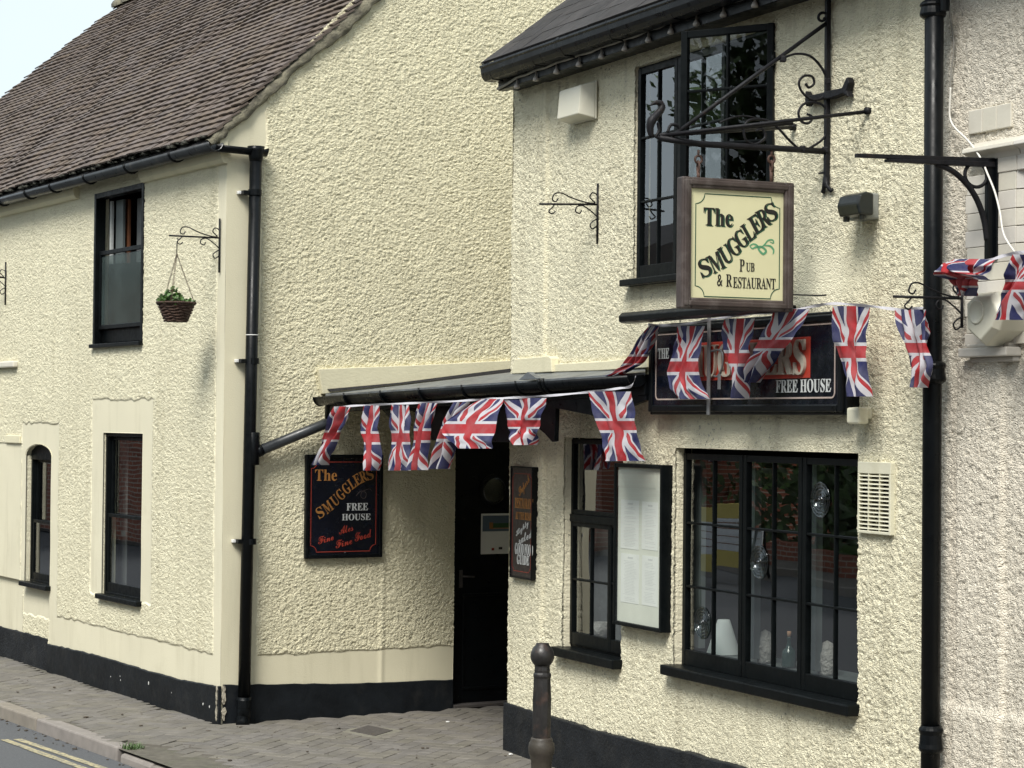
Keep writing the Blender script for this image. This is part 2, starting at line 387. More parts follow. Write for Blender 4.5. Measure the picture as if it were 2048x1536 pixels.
def ribbon(bm, pl, pts, wd, w0, w1, closed=False):
    """flat strip of width wd along (u,v) points, standing between depths w0 and w1"""
    n = len(pts); L = []; R = []
    for i in range(n):
        if closed: a, c = pts[i - 1], pts[(i + 1) % n]
        else: a, c = pts[max(i - 1, 0)], pts[min(i + 1, n - 1)]
        tx, ty = c[0] - a[0], c[1] - a[1]; l = math.hypot(tx, ty) or 1; nx, ny = -ty / l, tx / l
        ww = wd(i / (n - 1)) if callable(wd) else wd
        L.append((pts[i][0] + nx * ww / 2, pts[i][1] + ny * ww / 2)); R.append((pts[i][0] - nx * ww / 2, pts[i][1] - ny * ww / 2))
    lf = [bm.verts.new(pl.at(*p, w1)) for p in L]; rf = [bm.verts.new(pl.at(*p, w1)) for p in R]
    lb = [bm.verts.new(pl.at(*p, w0)) for p in L]; rb = [bm.verts.new(pl.at(*p, w0)) for p in R]
    for i in range(n if closed else n - 1):
        j = (i + 1) % n
        bm.faces.new((lf[i], rf[i], rf[j], lf[j])); bm.faces.new((lb[i], lf[i], lf[j], lb[j])); bm.faces.new((rf[i], rb[i], rb[j], rf[j]))
def spiral(c, r0, r1, a0, a1, n=24):
    return [(c[0] + (r0 + (r1 - r0) * i / n) * math.cos(math.radians(a0 + (a1 - a0) * i / n)),
             c[1] + (r0 + (r1 - r0) * i / n) * math.sin(math.radians(a0 + (a1 - a0) * i / n))) for i in range(n + 1)]
def bez(pts, n=10):
    """Catmull-Rom through points"""
    P = [pts[0]] + list(pts) + [pts[-1]]; o = []
    for i in range(1, len(P) - 2):
        for k in range(n):
            t = k / n
            o.append(tuple(.5 * ((2 * P[i][j]) + (-P[i - 1][j] + P[i + 1][j]) * t + (2 * P[i - 1][j] - 5 * P[i][j] + 4 * P[i + 1][j] - P[i + 2][j]) * t * t
                     + (-P[i - 1][j] + 3 * P[i][j] - 3 * P[i + 1][j] + P[i + 2][j]) * t ** 3) for j in range(len(P[0]))))
    o.append(tuple(pts[-1])); return o

# ---- lettering
def serif(s, up=0x1D400, lo=0x1D41A):
    return ''.join(chr(up + ord(c) - 65) if 'A' <= c <= 'Z' else chr(lo + ord(c) - 97) if 'a' <= c <= 'z' else c for c in s)
def script(s): return serif(s, 0x1D4D0, 0x1D4EA)
def text_mesh(s, ext=.0):
    cu = bpy.data.curves.new('lettering', 'FONT'); cu.body = s; cu.resolution_u = 4; cu.extrude = ext
    o = bpy.data.objects.new('lettering', cu); C.objects.link(o)
    bpy.context.view_layer.update()
    me = bpy.data.meshes.new_from_object(o.evaluated_get(bpy.context.evaluated_depsgraph_get()))
    bpy.data.objects.remove(o); bpy.data.curves.remove(cu)
    n = len(me.vertices); co = np.empty(n * 3, 'f'); me.vertices.foreach_get('co', co); co = co.reshape(-1, 3)
    mn, mxx = co.min(0), co.max(0); co[:, :2] = (co[:, :2] - mn[:2]) / np.maximum(mxx[:2] - mn[:2], 1e-6)
    if ext: co[:, 2] = (co[:, 2] - mn[2]) / (mxx[2] - mn[2])
    else: co[:, 2] = 1.
    return me, co
def put_text(name, s, pl, box, w, m, parent, ext=.0, th=.002):
    """box = (xl, yb, xr, yt) in pixels of the lettering's own extent on plane pl at depth w"""
    me, co = text_mesh(s, .1)
    u0, v0 = pl.uv(box[0], box[1], w); u1, v1 = pl.uv(box[2], box[3], w)
    P = [pl.at(u0 + (u1 - u0) * x, v0 + (v1 - v0) * y, w - .0005 + z * th) for x, y, z in co]
    me.vertices.foreach_set('co', np.array(P, 'f').ravel()); me.update()
    return obj(name, me, m, parent)
def put_letters(name, spec, pl, hgt, wid, w, m, parent, th=.002, shear=0.):
    """spec: (char, px, py, angle); hgt, wid letter size in metres; all joined as one line of lettering"""
    V = []; F = []; o = 0
    for ch, x, y, a in spec:
        me, co = text_mesh(serif(ch), .1)
        u, v = pl.uv(x, y, w); a = math.radians(a); ca, sa = math.cos(a), math.sin(a)
        ww = wid * (1.25 if ch == 'M' else .85 if ch == 'L' else 1)
        for q in co:
            lx, ly = (q[0] - .5) * ww, (q[1] - .5) * hgt; lx += ly * shear
            V.append(pl.at(u + lx * ca - ly * sa, v + lx * sa + ly * ca, w - .0005 + q[2] * th))
        for p in me.polygons: F.append([i + o for i in p.vertices])
        o += len(co); bpy.data.meshes.remove(me)
    me = bpy.data.meshes.new(name); me.from_pydata(V, [], F); me.update()
    return obj(name, me, m, parent)

# ---- numpy noise and displaced wall sheets
def vnoise(x, y, cell, seed, cell2=None):
    rs = np.random.RandomState(seed); T = rs.rand(256, 256).astype('f4') * 2 - 1
    gx = x / cell; gy = y / (cell2 or cell); ix = np.floor(gx).astype(int); iy = np.floor(gy).astype(int)
    fx = gx - ix; fy = gy - iy; fx = fx * fx * (3 - 2 * fx); fy = fy * fy * (3 - 2 * fy)
    t = lambda a, c: T[a & 255, c & 255]
    return (t(ix, iy) * (1 - fx) + t(ix + 1, iy) * fx) * (1 - fy) + (t(ix, iy + 1) * (1 - fx) + t(ix + 1, iy + 1) * fx) * fy
def refine(brk, step):
    brk = sorted(set(round(b, 5) for b in brk)); o = [brk[0]]
    for a, c in zip(brk, brk[1:]):
        st = step((a + c) / 2) if callable(step) else step
        k = max(1, int(round((c - a) / st))); o += [a + (c - a) * (i + 1) / k for i in range(k)]
    return np.array(o)
def roughcast(U, V, seed, amp=.006, cu=.032, cv=.022):
    wob = vnoise(U, V, .06, seed + 9) * .012
    a = vnoise(U + wob, V - wob, cu, seed, cv); c = vnoise(U, V, cu * .6, seed + 1, cv * .7); d = vnoise(U, V, cu * 2.1, seed + 2, cv * 2)
    return amp * ((1 - 2.6 * np.abs(a)) * .8 + c * .6 + d * .35)
def wall_sheet(name, pl, ub, vb, su, sv, holes, disp, keep, m, parent, depth=.12, rough=None):
    us = refine(ub + [h[0] for h in holes] + [h[1] for h in holes], su)
    vs = refine(vb + [h[2] for h in holes] + [h[3] for h in holes], sv)
    nu, nv = len(us), len(vs); U, V = np.meshgrid(us, vs, indexing='ij')
    H = disp(U, V)
    O, du, dv, n = (np.array(x) for x in (pl.O, pl.du, pl.dv, pl.n))
    P = O + U[..., None] * du + V[..., None] * dv + H[..., None] * n
    verts = [P.reshape(-1, 3)]
    uc = (us[:-1] + us[1:]) / 2; vc = (vs[:-1] + vs[1:]) / 2; UC, VC = np.meshgrid(uc, vc, indexing='ij')
    ok = np.ones(UC.shape, bool)
    for h in holes: ok &= ~((UC > h[0]) & (UC < h[1]) & (VC > h[2]) & (VC < h[3]))
    if keep is not None: ok &= keep(UC, VC)
    I, J = np.nonzero(ok); a = I * nv + J
    quads = [np.stack([a, a + nv, a + nv + 1, a + 1], 1)]
    base = nu * nv; rs = np.random.RandomState(3)
    for h in holes:
        notop = len(h) > 4
        i0, i1 = np.argmin(abs(us - h[0])), np.argmin(abs(us - h[1])); j0, j1 = np.argmin(abs(vs - h[2])), np.argmin(abs(vs - h[3]))
        loop = [(i, j0) for i in range(i0, i1)] + [(i1, j) for j in range(j0, j1)] + [(i, j1) for i in range(i1, i0, -1)] + [(i0, j) for j in range(j1, j0, -1)]
        li = np.array([i * nv + j for i, j in loop]); prev = li; L = len(li)
        cu_, cv_ = (h[0] + h[1]) / 2, (h[2] + h[3]) / 2
        for k, dw in enumerate((.012, .035, .06, .09, depth)):
            uu = np.array([us[i] for i, j in loop]); vv = np.array([vs[j] for i, j in loop])
            j_ = (rs.rand(L) - .5) * (.006 if k < 4 else 0)
            uu = uu + np.where(uu < cu_, -1, 1) * j_ * (np.abs(uu - cu_) > (h[1] - h[0]) * .499); vv = vv + j_ * (np.abs(vv - cv_) > (h[3] - h[2]) * .499)
            pts = O + uu[:, None] * du + vv[:, None] * dv - dw * n
            verts.append(pts); cur = base + np.arange(L); base += L
            nx = np.roll(np.arange(L), -1)
            qd = np.stack([prev, cur, cur[nx], prev[nx]], 1)
            if notop:
                lj = np.array([j for i, j in loop]); qd = qd[~((lj == j1) & (lj[nx] == j1))]
            quads.append(qd); prev = cur
    V_ = np.concatenate(verts).astype('f4'); Q = np.concatenate(quads).astype('i4')
    me = bpy.data.meshes.new(name)
    me.vertices.add(len(V_)); me.vertices.foreach_set('co', V_.ravel())
    me.loops.add(Q.size); me.loops.foreach_set('vertex_index', Q.ravel())
    me.polygons.add(len(Q)); me.polygons.foreach_set('loop_start', np.arange(0, Q.size, 4, dtype='i4'))
    me.polygons.foreach_set('use_smooth', np.ones(len(Q), bool))
    me.update()
    ra_ = np.full(len(V_), .35, 'f4'); ra_[:nu * nv] = rough(U, V).ravel() if rough is not None else 1.
    at = me.attributes.new('rough', 'FLOAT', 'POINT'); at.data.foreach_set('value', ra_)
    return obj(name, me, m, parent)
def rect_mask(U, V, rects, soft=.012, seed=5):
    """1 inside the smooth rects (edges wander a little)"""
    nx = vnoise(U, V, .06, seed) * .012; ny = vnoise(U, V, .07, seed + 1) * .012; m = np.zeros_like(U)
    for u0, u1, v0, v1 in rects:
        d = np.minimum(np.minimum(U + nx - u0, u1 - U + nx), np.minimum(V + ny - v0, v1 - V + ny))
        m = np.maximum(m, np.clip(d / soft, 0, 1))
    return m
def prect(pl, x0, x1, y0, y1, w=0., yx=None, xy=None):
    """pixel extents to (u0,u1,v0,v1): x sides read at mid height, y sides at mid width"""
    xm = yx if yx is not None else (x0 + x1) / 2; ym = xy if xy is not None else (y0 + y1) / 2
    return (pl.uv(x0, ym, w)[0], pl.uv(x1, ym, w)[0], pl.uv(xm, y1, w)[1], pl.uv(xm, y0, w)[1])
# ================================================================== THE LEFT HOUSE
house = thing('tiled_house', K, 'cream roughcast house with brown clay tiled roof, running down the street left of the entrance', 'house')
uc = PA.uv(432, 700)[0]
zA_eave = PA.uv(432, 322)[1]
U_END = -8.5
win_up = prect(PA, 190, 288, 378, 690); win_lo = prect(PA, 205, 283, 866, 1196)
win_ar = prect(PA, 51, 101, 912, 1168, xy=1040)
smA = [prect(PA, 182, 305, 797, 1200), prect(PA, 42, 117, 845, 1238), (uc, .1, -.1, 9), (U_END - 1, .1, -.1, PA.uv(270, 1268)[1]),
       (U_END - 1, PA.uv(43, 1000)[0], -.1, PA.uv(20, 884)[1])]
ab = prect(PA, 46, 98, 1178, 1262)
smA[3] = (PA.uv(99, 1100)[0], .1, -.1, PA.uv(270, 1268)[1])
arch_c = ((win_ar[0] + win_ar[1]) / 2, win_ar[3])
arch_h = PA.uv(75, 889)[1] - win_ar[3]; arch_w = (win_ar[1] - win_ar[0]) / 2
def dispA(U, V):
    m = 1 - rect_mask(U, V, smA, seed=11)
    h = m * (.0035 + roughcast(U, V, 21, .0042, .019, .012)) + (1 - m) * vnoise(U, V, .25, 77) * .002
    rec = (U < PA.uv(99, 1100)[0]) & (V < win_ar[2]); return h - rec * .03
def keepA(U, V):
    e = ((U - arch_c[0]) / arch_w) ** 2 + ((V - arch_c[1]) / arch_h) ** 2
    return ~((e < 1) & (V > arch_c[1]))
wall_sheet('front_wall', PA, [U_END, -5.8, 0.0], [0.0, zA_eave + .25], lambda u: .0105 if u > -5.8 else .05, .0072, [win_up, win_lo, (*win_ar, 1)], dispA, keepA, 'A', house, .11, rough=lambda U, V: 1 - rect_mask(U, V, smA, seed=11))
# arched reveal above the far window
bm = B(); arc = [(arch_c[0] + arch_w * 1.06 * math.cos(t), arch_c[1] + arch_h * 1.06 * math.sin(t)) for t in np.linspace(math.pi, 0, 15)]
vs0 = [bm.verts.new(PA.at(u, v, .004)) for u, v in arc]; vs1 = [bm.verts.new(PA.at(u, v, -.11)) for u, v in arc]
vs2 = [bm.verts.new(PA.at(u * 1 + (u - arch_c[0]) * .25, v + .03, .004)) for u, v in arc]
for i in range(14):
    bm.faces.new((vs0[i], vs1[i], vs1[i + 1], vs0[i + 1]))
obj('arch_reveal', bm, 'smooth', house, smooth=True)

dv_ = lambda px, py: PA.uv(px, py)
def band(name, pl, pts_top, v_bot, w0, w1, m, parent, seed=1, step=.03, jit=.004, **kw):
    """strip with a wandering upper edge; pts_top = list of (u, v)"""
    us = np.arange(pts_top[0][0], pts_top[-1][0], step); us = list(us) + [pts_top[-1][0]]
    vt = np.interp(us, [p[0] for p in pts_top], [p[1] for p in pts_top]) + vnoise(np.array(us), np.array(us) * 0, .07, seed) * jit
    bm = B(); rows = []
    for u, v in zip(us, vt):
        k = float(vnoise(np.array([u]), np.array([.3]), .3, seed + 3)[0]) * .002
        vb = v_bot(u) if callable(v_bot) else v_bot
        rows.append([bm.verts.new(pl.at(u, v, w0)), bm.verts.new(pl.at(u, v, w1 - .004)), bm.verts.new(pl.at(u, v - .006, w1 + k)), bm.verts.new(pl.at(u, (v + vb) / 2, w1 + k * 2)), bm.verts.new(pl.at(u, vb, w1 + k)), bm.verts.new(pl.at(u, vb, w0))])
    for a, c in zip(rows, rows[1:]):
        for k in range(5): bm.faces.new((a[k], a[k + 1], c[k + 1], c[k]))
    bm.faces.new(rows[0]); bm.faces.new(rows[-1][::-1])
    return obj(name, bm, m, parent, smooth=False, **kw)
ptsA = [PA.uv(x, y) for x, y in ((98, 1287), (191, 1309), (246, 1325), (301, 1342), (355, 1357), (445, 1374))]
ptsA[-1] = (.016, ptsA[-1][1])
band('plinth', PA, ptsA, -.03, 0, .016, 'plinth', house, 4)
ptsA2 = [(U_END, PA.uv(0, 1254)[1])] + [PA.uv(x, y) for x, y in ((0, 1254), (44, 1265), (97, 1280))]
band('plinth', PA, ptsA2, -.03, -.05, -.012, 'plinthrough', house, 5)
# moulded band under the gutter, in two lengths either side of the upper window
for x0, x1 in ((-300, 160), (290, 462)):
    ub0 = max(U_END, PA.uv(x0, 380)[0]) if x0 > 0 else U_END; ub1 = min(.02, PA.uv(x1, 370)[0])
    vb = PA.uv(290, 367)[1]; vt = vb + .19
    bm = B()
    prism(bm, Plane(PA.at(ub0, 0, 0), PA.n), [(0, vb), (.03, vb + .005), (.05, vb + .03), (.062, vb + .075), (.06, vt), (0, vt)], -(0), -(ub1 - ub0))
    obj('eaves_band', bm, 'smooth', house, bevel=.004)
pboxo('eaves_band', PA, (PA.uv(160, 380)[0], PA.uv(290, 370)[0], vb + .125, vt), -.02, .035, 'smooth', house, .004)

def casing(parent, pl, rc, t, w0, w1, m='frame', name='frame', bottom=None):
    bm = B(); u0, u1, v0, v1 = rc; b_ = bottom if bottom is not None else t
    pbox(bm, pl, u0, u0 + t, v0, v1, w0, w1); pbox(bm, pl, u1 - t, u1, v0, v1, w0, w1)
    pbox(bm, pl, u0 + t, u1 - t, v1 - t, v1, w0, w1 - .002); pbox(bm, pl, u0 + t, u1 - t, v0, v0 + b_, w0, w1 - .002)
    return obj(name, bm, m, parent, bevel=.003)
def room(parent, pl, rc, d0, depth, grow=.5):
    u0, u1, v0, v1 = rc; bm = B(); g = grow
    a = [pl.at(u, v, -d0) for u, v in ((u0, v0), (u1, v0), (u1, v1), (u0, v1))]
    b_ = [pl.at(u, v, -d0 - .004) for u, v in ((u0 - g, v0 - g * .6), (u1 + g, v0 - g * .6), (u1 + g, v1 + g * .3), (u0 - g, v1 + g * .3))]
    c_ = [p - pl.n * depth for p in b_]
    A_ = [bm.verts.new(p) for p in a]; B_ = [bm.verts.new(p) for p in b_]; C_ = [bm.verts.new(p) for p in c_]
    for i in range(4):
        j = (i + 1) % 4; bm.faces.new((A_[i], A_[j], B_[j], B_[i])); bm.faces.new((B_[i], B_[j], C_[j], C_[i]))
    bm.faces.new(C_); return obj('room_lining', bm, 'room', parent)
def pane(parent, pl, rc, w, m=None, name='pane'):
    bm = B(); pbox(bm, pl, *rc, w - .002, w + .002)
    # a pane is a single sheet so that it reflects once
    bm.free(); bm = B(); bm.faces.new([bm.verts.new(pl.at(u, v, w)) for u, v in ((rc[0], rc[2]), (rc[1], rc[2]), (rc[1], rc[3]), (rc[0], rc[3]))])
    return obj(name, bm, m or GL, parent)
def win(parent, pl, rc):
    o = bpy.data.objects.new('window', None); C.objects.link(o)
    o.location = pl.at((rc[0] + rc[1]) / 2, rc[2]) - root_loc(parent); o.parent = parent; return o
def sash(parent, pl, rc, d, vm, frost=False, drop=0., sill=True, botrail=.05, arch=None):
    wd = win(parent, pl, rc); u0, u1, v0, v1 = rc; f = .032
    casing(wd, pl, (u0 - .004, u1 + .004, v0 - .01, v1 + (arch or .004)), f, -d - .05, -d)
    iu0, iu1 = u0 + f, u1 - f
    if arch:
        prof = [(u0 - .004, v1 - f), (u1 + .004, v1 - f), (u1 + .004, v1)] + [(arch_c[0] + arch_w * 1.03 * math.cos(t), v1 + arch * 1.03 * math.sin(t)) for t in np.linspace(.15, math.pi - .15, 9)] + [(u0 - .004, v1)]
        bm = B(); prism(bm, pl, prof, -d - .04, -d + .002); obj('arched_head', bm, 'frame', wd, bevel=.003)
    # lower sash
    casing(wd, pl, (iu0, iu1, v0 + f * .6, vm), .026, -d - .03, -d - .008, name='sash', bottom=botrail)
    pane(wd, pl, (iu0 + .02, iu1 - .02, v0 + f, vm - .02), -d - .02, GLfrost if frost else GL)
    # upper sash
    top_v = v1 - f - drop
    casing(wd, pl, (iu0, iu1, vm - .03 - drop * .9, top_v), .026, -d - .058, -d - .034, name='sash')
    pane(wd, pl, (iu0 + .02, iu1 - .02, vm - .02 - drop * .9, top_v - .02), -d - .046)
    if sill:
        bm = B(); pbox(bm, pl, u0 - .03, u1 + .03, v0 - .035, v0 + .004, -d + .001, .045); obj('sill', bm, 'frame', wd, bevel=.006)
    room(parent, pl, (u0 - .02, u1 + .02, v0 - .02, v1 + (arch or 0) + .01), d + .075, 1.4)
    return wd
vm = PA.uv(240, 505)[1]
# upper window: top sash slid down, so the upper half stands open
wd = win(house, PA, win_up); u0, u1, v0, v1 = win_up
casing(wd, PA, (u0 - .004, u1 + .004, v0 - .01, v1 + .004), .042, -.07, .012, bottom=.03)
s0, s1 = u0 + .045, u1 - .03
casing(wd, PA, (s0, s1, PA.uv(240, 655)[1], PA.uv(240, 495)[1]), .032, -.045, -.015, name='sash')
pane(wd, PA, (s0 + .02, s1 - .02, PA.uv(240, 648)[1], PA.uv(240, 506)[1]), -.03, GLfrost)
for x0, x1, m, ww in ((208, 211.5, 'whiteink', -.09), (219.5, 223, 'whiteink', -.10), (232, 246, 'sillwhite', -.12), (247, 257, 'redbrown', -.16), (274, 288, 'curtain', -.2)):
    a, b_ = PA.uv(x0, 440, ww)[0], PA.uv(x1, 440, ww)[0]
    pboxo('inner_stile', PA, (a, b_, PA.uv(240, 520)[1], v1 - .05), ww - .02, ww, m, wd, .001)
pboxo('inner_rail', PA, (s0, s1, v0 + .03, PA.uv(240, 655)[1]), -.06, -.05, 'frame', wd)
bm = B(); pbox(bm, PA, u0 - .012, u1 + .012, v0 - .012, v0 + .018, -.05, .04); obj('sill', bm, 'frame', wd, bevel=.004)
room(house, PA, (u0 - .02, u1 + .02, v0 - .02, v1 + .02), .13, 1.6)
sash(house, PA, win_lo, .02, PA.uv(240, 1030)[1], botrail=.075)
sash(house, PA, win_ar, .045, PA.uv(80, 1042)[1], botrail=.06, arch=arch_h)
# curtains behind the lower panes
for rc, x0, x1 in ((win_lo, 240, 250), (win_ar, 70, 76)):
    bm = B(); a, b_ = PA.uv(x0, 1030, -.2)[0], PA.uv(x1, 1030, -.2)[0]
    pbox(bm, PA, a, b_ + .03, rc[2], rc[3], -.21, -.2); obj('curtain', bm, 'curtain', house)
# stub of ledge and smooth panel edge at the far left
bm = B(); a = PA.uv(37, 730); pbox(bm, PA, U_END, a[0], a[1] - .02, a[1] + .035, 0, .05); obj('ledge', bm, 'stone', house, bevel=.012)
bm = B(); a = PA.uv(43, 884); pbox(bm, PA, PA.uv(14, 884)[0], a[0], a[1] - .012, a[1] + .055, 0, .02); obj('ledge', bm, 'smooth', house, bevel=.006)

# ---- gable wall
q1, q2 = PB.uv(432, 285), PB.uv(712, 6)
gs = (q2[1] - q1[1]) / (q2[0] - q1[0])
vline = lambda u: q1[1] + (u - q1[0]) * gs
UB1 = 3.9; VB1 = 6.6
smB = [(-.1, PB.uv(520, 900)[0], -.1, 9), (-.1, 9, -.1, PB.uv(700, 1300)[1]), (-.1, PB.uv(535, 250)[0], PB.uv(500, 300)[1], 9)]
cr = PB.uv(765, 1100)[0]
def dispB(U, V):
    m = 1 - rect_mask(U, V, smB, seed=31)
    crease = np.exp(-((U - cr) / .02) ** 2) * (V < 2.0) * .006
    return m * (.0035 + roughcast(U, V, 41, .0042, .015, .0105)) + (1 - m) * vnoise(U, V, .25, 78) * .002 + crease
door_rc = (PB.uv(908, 1150)[0], PB.uv(908, 1150)[0] + .86, 0.0, PB.uv(950, 868)[1])
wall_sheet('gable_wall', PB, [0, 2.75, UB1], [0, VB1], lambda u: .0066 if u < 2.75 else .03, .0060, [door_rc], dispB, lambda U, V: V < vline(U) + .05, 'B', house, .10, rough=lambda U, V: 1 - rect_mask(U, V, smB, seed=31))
ptsB = [(.017, PB.uv(443, 1370)[1])] + [PB.uv(x, y) for x, y in ((487, 1369), (729, 1366), (846, 1361), (904, 1359))]
band('plinth', PB, ptsB, -.03, 0, .014, 'plinth', house, 6)
# chipped paint and white flecks at the corner
bm = B()
for (x, y, s) in ((302, 1366, .012), (246, 1360, .006), (245, 1352, .005), (411, 1408, .007), (424, 1413, .008), (348, 1385, .004), (226, 1353, .004)):
    u, v = PA.uv(x, y); n = 7
    prism(bm, PA, [(u + s * (.6 + rnd.random() * .4) * math.cos(k * 2 * math.pi / n) * .8, v + s * 1.3 * (.6 + rnd.random() * .5) * math.sin(k * 2 * math.pi / n)) for k in range(n)], .010, .0200)
obj('paint_splash', bm, 'chip', house, kind='stuff')
bm = B()
for (z, s) in ((.235, .022), (.19, .034), (.15, .020), (.085, .03), (.04, .02)):
    for pl, sg in ((PA, -1), (PB, 1)):
        n = 8; u = sg * .012
        prism(bm, pl, [(u + s * (.35 + rnd.random() * .5) * math.cos(k * 2 * math.pi / n) * .8 + sg * .006, z + s * 1.2 * (.6 + rnd.random() * .6) * math.sin(k * 2 * math.pi / n)) for k in range(n)], .006, .0225)
obj('peeled_corner', bm, 'peel', house, kind='stuff')

# ---- hull so the house is a solid from any side
inA = -PA.n
def sheet(name, pts, m, parent, **kw):
    bm = B(); bm.faces.new([bm.verts.new(p) for p in pts]); return obj(name, bm, m, parent, **kw)
HD = 6.2
sheet('back_wall', [PA.at(U_END, 0, -HD), PA.at(0, 0, -HD), PA.at(0, zA_eave, -HD), PA.at(U_END, zA_eave, -HD)], 'smooth', house)
sheet('far_wall', [PA.at(U_END, 0, 0), PA.at(U_END, 0, -HD), PA.at(U_END, zA_eave, -HD), PA.at(U_END, zA_eave, 0)], 'smooth', house)
sheet('gable_wall', [PB.at(UB1, 0), PB.at(HD, 0), PB.at(HD, zA_eave), PB.at(UB1, vline(UB1))], 'smooth', house)

# ---- roof
roof = bpy.data.objects.new('roof', None); C.objects.link(roof); roof.parent = house
phi = math.radians(42.5)
eW = .14
eZ = PA.uv(425, 276, eW)[1]
RP = Plane(PA.at(0, eZ, eW), PA.du, -PA.n * math.cos(phi) + Z * math.sin(phi))
roof.location = RP.O - K
sA1, qA1 = RP.uv(2, 205); sA2, qA2 = RP.uv(252, 5)
qR = RP.uv(232, 18)[1]
uR = .045                                              # near verge overhang
s_far = lambda q: sA1 + (q - qA1) * (sA2 - sA1) / (qA2 - qA1)
print('ROOF', sA1, qA1, sA2, qA2, 'qR', qR, 'eZ', eZ, 'gs', math.degrees(math.atan(gs)), 'K', K, 'C0', C0, 'dA', dA)
G = .084; TW = .165
tv = []
for (x, y) in ((0, 0), (.5, 0), (1, 0), (0, 1), (.5, 1), (1, 1)):
    cam_ = .003 * (1 - (2 * x - 1) ** 2)
    tv.append(((x - .5) * .1640, y * .135 - .012, (.030 if y == 0 else .007) + cam_))
tb = [(a, b_, c_ - .013) for a, b_, c_ in tv]
TV = np.array(tv + tb, 'f')
TF = [(0, 1, 4, 3), (1, 2, 5, 4), (6, 9, 10, 7), (7, 10, 11, 8), (0, 6, 7, 1), (1, 7, 8, 2), (0, 3, 9, 6), (2, 8, 11, 5), (3, 4, 10, 9), (4, 5, 11, 10)]
tiles = []
rows = int(qR / G)
for i in range(rows + 1):
    q = i * G
    s_l = s_far(q)
    k = 0; s = uR - TW / 2 - (TW / 2 if i % 2 else 0)
    if i % 2: tiles.append((uR - TW * .25, q, i, .5))
    while s > s_l:
        tiles.append((s, q, i, 1.)); s -= TW
def tile_M(s, q, sc):
    h = float(vnoise(np.array([s]), np.array([q]), .6, 5)[0]) * .018 + float(vnoise(np.array([s]), np.array([q]), .17, 6)[0]) * .004
    qq = q + float(vnoise(np.array([s]), np.array([q]), .5, 8)[0]) * .012 + (rnd.random() - .5) * .004
    ang = (rnd.random() - .5) * .016; tl = (rnd.random() - .5) * .035; tl2 = (rnd.random() - .5) * .018
    X = RP.du * sc; Y = RP.dv.copy(); N = RP.n
    Rm = Matrix((X, Y, N)).transposed()
    Rm = Rm @ Matrix.Rotation(ang, 3, 'Z') @ Matrix.Rotation(tl, 3, 'X') @ Matrix.Rotation(tl2, 3, 'Y')
    M4 = Rm.to_4x4(); M4.translation = RP.at(s, qq, h + .012); return M4
def inframe(p, mrg=30):
    d = p - cam_pos; z = d.dot(_f)
    x = 1024 + FPX * d.dot(_r) / z; y = 768 - FPX * d.dot(_u) / z
    return -mrg < x < 2048 + mrg and -mrg < y < 1536 + mrg
tiles.sort(key=lambda t: ((RP.at(t[0], t[1]) - cam_pos).length + (0 if inframe(RP.at(t[0], t[1])) else 50)))
tme = bpy.data.meshes.new('tile'); tme.from_pydata([tuple(x) for x in TV], [], TF); tme.materials.append(MT['tile'])
inv = Matrix.Translation(-(root_loc(roof)))
def add_inst(name, me, M4, parent):
    o = bpy.data.objects.new(name, me); C.objects.link(o); o.parent = parent; o.matrix_local = Matrix.Translation(-root_loc(parent)) @ M4; return o
def joined(name, Vt, Ft, mats, m, parent, kind='stuff'):
    A_ = np.array([np.array(x) for x in mats]); n = len(Vt)
    Vh = np.concatenate([Vt, np.ones((n, 1), 'f')], 1); P = np.einsum('kij,nj->kni', A_, Vh)[..., :3].reshape(-1, 3)
    F = [tuple(i + k * n for i in f) for k in range(len(mats)) for f in Ft]
    me = bpy.data.meshes.new(name); me.from_pydata(P.tolist(), [], F); me.update()
    return obj(name, me, m, parent, kind=kind)
for t in tiles[:296]: add_inst('tile', tme, tile_M(t[0], t[1], t[3]), roof)
joined('tile_field', TV, TF, [tile_M(t[0], t[1], t[3]) for t in tiles[296:]], 'tile', roof)
# boarding under the tiles, the back slope, ridge tiles
sheet('roof_boarding', [RP.at(U_END - .2, -.02, -.012), RP.at(uR - .02, -.02, -.012), RP.at(uR - .02, qR, -.012), RP.at(s_far(qR) + .01, qR, -.004), RP.at(s_far(0) + .01, -.02, -.004)], 'felt', roof)
rz = RP.at(0, qR).z
sheet('back_slope', [RP.at(s_far(qR), qR), RP.at(uR, qR), PA.at(uR, zA_eave, -HD - .2), PA.at(U_END, zA_eave, -HD - .2)], 'felt', roof)
for i in range(14):
    s = s_far(qR) + .16 + i * .32
    if s > uR: break
    bm = B(); prof = [(.11 * math.cos(t), .085 * math.sin(t)) for t in np.linspace(-.3, math.pi + .3, 9)]
    r_ = []
    for ds in (-.16, .15):
        r_.append([bm.verts.new(RP.at(s + ds, qR, .0) + inA * a + Z * (b_ + .01 + (rnd.random() - .5) * .01)) for a, b_ in prof])
    for k in range(8): bm.faces.new((r_[0][k], r_[0][k + 1], r_[1][k + 1], r_[1][k]))
    bm.faces.new(r_[0]); bm.faces.new(r_[1][::-1]); obj('ridge_tile', bm, 'tileedge', roof, smooth=True)
